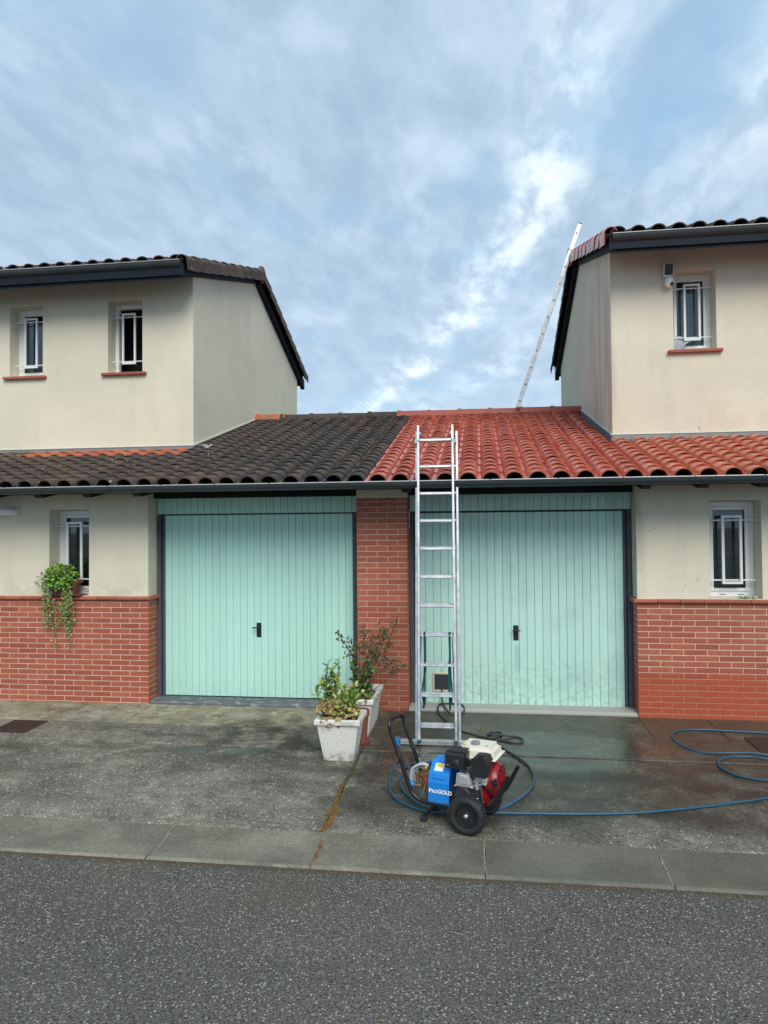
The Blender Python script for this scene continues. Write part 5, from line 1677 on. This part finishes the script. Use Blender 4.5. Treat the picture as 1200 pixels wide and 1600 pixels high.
def sprig(base, tip, leaves, n, L_, w_2, shade, bend=.03):
    """a bending stem with n leaves along its upper part; returns the path"""
    base, tip = Vector(base), Vector(tip)
    mid = (base+tip)/2+Vector((random.gauss(0, bend), random.gauss(0, bend), abs(random.gauss(0, bend))))
    pts = catmull([base, mid, tip], 5)
    for i in range(n):
        t = .22+.78*i/max(1, n-1)
        f = t*(len(pts)-1)
        a = int(min(f, len(pts)-2))
        p = pts[a].lerp(pts[a+1], f-a)
        ax = (pts[a+1]-pts[a]).normalized()
        d_ = (rv()*.8+ax*.7+Vector((0, -.1, .0))).normalized()
        leaves.append((p, d_, (Vector((0, -.3, 1))+rv()*.6).normalized(), L_*random.uniform(.65, 1.2), w_2*random.uniform(.7, 1.2), min(1, max(0, shade+random.gauss(0, .28)))))
    return pts

def trough(x0, x1, y0, y1, h, bx, label):
    """tapered concrete trough: x0..y1 = top outline"""
    zb = gz((y0+y1)/2)
    t = thing('concrete_planter', label, 'planter', ((x0+x1)/2, (y0+y1)/2, zb))
    def lev(i, z_): return [(x0+i, y0+i, z_), (x1-i, y0+i, z_), (x1-i, y1-i, z_), (x0+i, y1-i, z_)]
    T_ = zb+h
    rings = [lev(bx, zb-.004), lev(bx-.004, zb+.02), lev(.022, T_-.052)]
    mb = MB()
    # subdivided walls for a slightly uneven cast surface
    for k in range(len(rings)-1):
        for i in range(4):
            j = (i+1) % 4
            mb.add([rings[k][i], rings[k][j], rings[k+1][j], rings[k+1][i]], [(0, 1, 2, 3)])
    mb.add(rings[0], [(0, 1, 2, 3)])
    part('body', mb, M_planter, t)
    rr = [lev(.024, T_-.054), lev(.004, T_-.048), lev(0, T_-.040), lev(0, T_-.010), lev(.006, T_), lev(.030, T_), lev(.036, T_-.008), lev(.046, T_-.12)]
    mb = MB()
    for k in range(len(rr)-1):
        for i in range(4):
            j = (i+1) % 4
            mb.add([rr[k][i], rr[k][j], rr[k+1][j], rr[k+1][i]], [(0, 1, 2, 3)])
    part('rim', mb, M_planter_rim, t)
    mb = MB().add(lev(.040, T_-.060), [(0, 1, 2, 3)])
    part('soil', mb, M_soil, t)
    return t
trough(-1.442, -1.040, -1.620, -1.235, .365, .072, 'square white stippled concrete planter in front, holding the yellowing green plant')
trough(-1.425, -1.022, -.965, -.260, .360, .060, 'long white concrete planter against the brick pillar, behind the square one')

def plant(name, label, base):
    return thing(name, label, 'plant', base)
# geranium-like plant in the front planter
p1 = plant('leafy_plant', 'bushy plant with fresh green tips and yellow-brown lower leaves in the front planter', (-1.24, -1.42, .28))
lv, stems = [], MB()
random.seed(11)
for i in range(9):
    bx_, by_ = -1.345+random.gauss(0, .03), -1.42+random.gauss(0, .05)
    tip = (-1.345+random.gauss(0, .055), by_+random.gauss(0, .05), random.uniform(.58, .80))
    stems.tube(sprig((bx_, by_, .30), tip, lv, 20, .058, .034, .45), .0035, 5)
stems.tube(sprig((-1.345, -1.42, .30), (-1.355, -1.42, .80), lv, 18, .060, .026, .35), .004, 5)
for i in range(17):
    bx_, by_ = -1.19+random.gauss(0, .05), -1.42+random.gauss(0, .06)
    tip = (-1.19+random.gauss(0, .085), by_+random.gauss(0, .07), random.uniform(.45, .62))
    stems.tube(sprig((bx_, by_, .30), tip, lv, 16, .052, .036, .65), .003, 5)
part('stem', stems, M_stem, p1, 60)
o = put('foliage', leaf_mesh(lv, 'foliage', M_leaf_green), p1); o['kind'] = 'stuff'
lv = []
for i in range(430):
    a, b = random.gauss(0, .085), random.gauss(0, .065)
    px_, py_ = -1.255+random.uniform(-.17, .17), -1.44+b
    pz_ = .35+random.random()*.14*(1.1-abs(px_+1.25)/.25)
    if px_ < -1.33:
        pz_ += .04
    lv.append((Vector((px_, py_-.05*random.random(), pz_)), (rv()+Vector((0, -.5, .1))).normalized(), (Vector((0, -.7, .7))+rv()*.5).normalized(), random.uniform(.025, .045), random.uniform(.022, .040), random.random()))
for i in range(50):
    px_ = random.uniform(-1.40, -1.18)
    lv.append((Vector((px_, -1.585-random.random()*.03, random.uniform(.30, .37))), (rv()*.6+Vector((0, -.3, -.5))).normalized(), Vector((0, -1, .3)), random.uniform(.025, .04), random.uniform(.02, .035), random.uniform(.3, 1)))
o = put('dead_leaves', leaf_mesh(lv, 'dead_leaves', M_leaf_dry), p1); o['kind'] = 'stuff'
# rose in the back planter
p2 = plant('rose_bush', 'straggly rose with bronze leaves climbing in front of the brick pillar', (-1.2, -.5, .28))
lv, stems = [], MB()
for tip in ((-1.46, -.50, .92), (-1.35, -.45, .86), (-1.20, -.40, .98), (-1.12, -.35, .90), (-1.02, -.35, .97), (-.98, -.35, .93), (-.86, -.32, 1.04), (-.93, -.35, .82), (-.80, -.34, .58), (-1.34, -.50, .74), (-1.0, -.4, .68), (-1.15, -.42, .78), (-1.24, -.45, .82), (-1.10, -.4, .72), (-.88, -.33, .63), (-1.05, -.3, .80)):
    stems.tube(sprig((-1.2+random.gauss(0, .05), -.5+random.gauss(0, .05), .28), tip, lv, 0, .04, .02, .5, .04), .0035, 5)
    tp = Vector(tip)
    for k in range(24):
        f = random.random()**1.5
        p = tp.lerp(Vector((-1.17, -.48, .45)), f*.42)+Vector((random.gauss(0, .022), random.gauss(0, .03), random.gauss(0, .022)))
        lv.append((p, (rv()+Vector((0, -.2, -.35))).normalized(), (Vector((0, -.6, .6))+rv()*.5).normalized(), random.uniform(.028, .052), random.uniform(.016, .028), random.random()))
part('stem', stems, M_stem, p2, 60)
o = put('foliage', leaf_mesh(lv, 'foliage', M_leaf_red), p2); o['kind'] = 'stuff'
# dark green plant in the back planter
p3 = plant('green_shrub', 'dark green broad-leaved plant standing in the long back planter', (-1.16, -.72, .28))
lv, stems = [], MB()
for i in range(16):
    bx_, by_ = -1.15+random.gauss(0, .04), -.72+random.gauss(0, .09)
    tip = (-1.150+random.gauss(0, .06), by_, random.uniform(.46, .72))
    stems.tube(sprig((bx_, by_, .29), tip, lv, 11, .060, .040, .40), .0035, 5)
for i in range(70):
    lv.append((Vector((-1.10+random.gauss(0, .045), -.86+random.gauss(0, .04), random.uniform(.31, .42))), (rv()+Vector((0, -.5, .1))).normalized(), (Vector((0, -.6, .6))+rv()*.5).normalized(), random.uniform(.03, .05), random.uniform(.025, .04), random.uniform(.6, 1)))
part('stem', stems, M_stem, p3, 60)
o = put('foliage', leaf_mesh(lv, 'foliage', M_leaf_dark), p3); o['kind'] = 'stuff'
# clay pot with saucer between the planters
cp = thing('clay_pot', 'tall reddish clay pot on a saucer between the two white planters', 'flower pot', (-1.115, -1.08, gz(-1.08)))
part('pot_body', MB().lathe([(.050, 0), (.058, .0), (.082, .25), (.092, .252), (.092, .298), (.080, .298), (.074, .24), (.02, .235)], 24, Matrix.Translation((-1.130, -1.085, gz(-1.08)+.014))), M_pot, cp, 45)
part('saucer', MB().lathe([(.02, 0), (.085, 0), (.100, .028), (.094, .028), (.082, .010), (.02, .010)], 24, Matrix.Translation((-1.130, -1.085, gz(-1.08)+.001))), M_pot, cp, 45)
# ivy on the window sill
tp_ = thing('trough_pot', 'terracotta trough pot on the left ground-floor window sill under the ivy', 'flower pot', (-4.78, .0, 1.24))
mb = MB()
def tl(i, z_): return [(-4.94+i, -.075+i, z_), (-4.592-i, -.075+i, z_), (-4.592-i, .085-i, z_), (-4.94+i, .085-i, z_)]
rr = [tl(.045, 1.252), tl(.012, 1.385), tl(0, 1.386), tl(0, 1.420), tl(.012, 1.420), tl(.02, 1.39), tl(.03, 1.38)]
for k in range(len(rr)-1):
    for i in range(4):
        j = (i+1) % 4
        mb.add([rr[k][i], rr[k][j], rr[k+1][j], rr[k+1][i]], [(0, 1, 2, 3)])
mb.add(rr[0], [(0, 1, 2, 3)]).add(tl(.028, 1.40), [(0, 1, 2, 3)])
part('pot_body', mb, M_pot, tp_)
part('saucer', MB().cbox(-4.93, -4.545, -.075, .10, 1.2415, 1.2535, .004), mat('brown_saucer', base=(0.16, 0.05, 0.035), rough=0.6), tp_)
iv = thing('ivy_plant', 'bright green ivy spilling from the left window sill down over the brick wall', 'plant', (-4.78, -.05, 1.4))
lv = []
for i in range(900):
    u = rv()
    r_ = random.random()**.33
    p = Vector((-4.78+u.x*.185*r_, -.055+u.y*.13*r_, 1.455+u.z*.150*r_))
    if p.z < 1.26 and p.y > -.05:
        p.y = -.09
    if p.y > .08:
        p.y = .05
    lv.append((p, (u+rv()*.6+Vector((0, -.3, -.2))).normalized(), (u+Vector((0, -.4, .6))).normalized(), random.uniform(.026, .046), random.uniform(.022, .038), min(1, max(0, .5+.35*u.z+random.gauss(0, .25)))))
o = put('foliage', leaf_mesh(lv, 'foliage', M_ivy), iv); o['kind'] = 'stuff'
lv, stems = [], MB()
runs = [((-4.93, -.10, 1.40), (-4.985, -.07, 1.05)), ((-4.96, -.11, 1.42), (-4.95, -.065, .86)), ((-4.88, -.11, 1.30), (-4.90, -.06, .88)), ((-4.92, -.11, 1.30), (-4.86, -.06, .90)),
        ((-4.68, -.12, 1.35), (-4.66, -.06, .80)), ((-4.64, -.12, 1.38), (-4.69, -.06, .84)), ((-4.72, -.12, 1.30), (-4.70, -.06, .92)), ((-4.63, -.12, 1.36), (-4.62, -.06, .97)), ((-4.76, -.11, 1.2), (-4.76, -.05, 1.0)),
        ((-4.86, -.11, 1.25), (-4.79, -.05, .90)), ((-4.90, -.05, .95), (-4.83, -.045, .62)), ((-4.69, -.06, .90), (-4.67, -.045, .62)), ((-4.97, -.08, 1.30), (-5.12, -.03, 1.42)), ((-4.98, -.08, 1.38), (-5.05, -.03, 1.52))]
for k, (a, b) in enumerate(runs):
    a, b = Vector(a), Vector(b)
    mid = (a+b)/2+Vector((random.gauss(0, .02), -.01, 0))
    pts = catmull([a, mid, b], 8)
    stems.tube(pts, .0016, 4)
    n = int((a-b).length/.0085)
    if k in (10, 11, 12, 13):
        n = 9
    for i in range(n):
        f = (i+random.random())/n*(len(pts)-1)
        ii = int(min(f, len(pts)-2))
        p = pts[ii].lerp(pts[ii+1], f-ii)+Vector((random.gauss(0, .016), random.gauss(0, .007)-.004, random.gauss(0, .01)))
        lv.append((p, (rv()*.8+Vector((0, -.3, -.5))).normalized(), (Vector((0, -1, .3))+rv()*.4).normalized(), random.uniform(.018, .034), random.uniform(.016, .028), random.random()))
part('trailing_stem', stems, M_stem, iv, 60)
o = put('trailing_foliage', leaf_mesh(lv, 'trailing_foliage', M_ivy2), iv); o['kind'] = 'stuff'
# small lizard-like ornament on the right sill
orn = thing('sill_ornament', 'small green and white lizard-shaped ornament on the right ground-floor window sill', 'ornament', (2.70, .03, 1.24))
mb = MB().tube(catmull([(2.60, .02, 1.252), (2.65, .0, 1.258), (2.70, .03, 1.262), (2.75, .02, 1.256), (2.80, .05, 1.25)]), [.003]+[.006]*3+[.013]*4+[.016]*5+[.014]*4+[.010]*6+[.004]*2 if False else .012, 8)
part('body', mb, mat('ornament_green', lambda q: {'Base Color': q.mix(q.ramp(q.noise(q.pos(), 45, 2), 0.5, 0.54), (0.035, 0.14, 0.06), (0.55, 0.58, 0.50))}, rough=0.5), orn, 50)
mb = MB()
for x_, dy_ in ((2.66, -.03), (2.66, .04), (2.73, -.02), (2.73, .06)):
    mb.tube([(x_, .02, 1.256), (x_+.008, dy_, 1.254), (x_+.02, dy_*1.15, 1.245)], .005, 6)
part('leg', mb, M_leaf_green, orn, 50)

# ------------------------------------------------------------------ litter
random.seed(5)
def litter(n, m, smin, smax, name, label, pts=None):
    mb = MB()
    for i in range(n):
        if pts and i < len(pts):
            xv, yv = pts[i]
            s = smax*random.uniform(.7, 1)
        else:
            xv = random.uniform(-4.5, 2.9); yv = random.choice([random.uniform(-2.9, -.2), random.uniform(-4.7, -3.4), random.uniform(-4.7, -3.4)])
            s = random.uniform(smin, smax)
        zt = gz(yv)+(-.003 if yv < -3.36 else 0)
        if -3.36 < yv < -2.88:
            zt = -.079
        a = random.uniform(0, 6.3)
        ca, sa = math.cos(a), math.sin(a)
        P_ = [(-s, 0), (-s*.2, s*.42), (s, s*.05), (-s*.1, -s*.38)]
        mb.add([(xv+u*ca-v*sa, yv+u*sa+v*ca, zt+.003+(.25*s if k == 1 else (.15*s if k == 2 else 0))) for k, (u, v) in enumerate(P_)], [(0, 1, 2), (0, 2, 3)])
    o = tagged(name, mb, m, label, 'leaf litter', kind='stuff')
litter(120, M_litter, .003, .011, 'pale_litter', 'pale scraps of leaves and lichen scattered over the driveway and road',
       [(-1.9, -3.1), (-.93, -3.0), (-2.9, -3.6), (-2.35, -1.9), (.45, -3.1), (1.2, -3.45), (1.35, -3.52), (1.1, -4.3), (.65, -4.15), (-.1, -3.42), (-1.85, -3.15), (2.02, -.015), (2.06, -.02), (2.10, -.018), (2.24, -.018), (2.27, -.02)])
litter(90, M_litter_d, .004, .014, 'dark_litter', 'dark wet leaf fragments scattered over the driveway and road', [(-1.45, -3.75), (-1.9, -3.5), (.9, -3.9)])
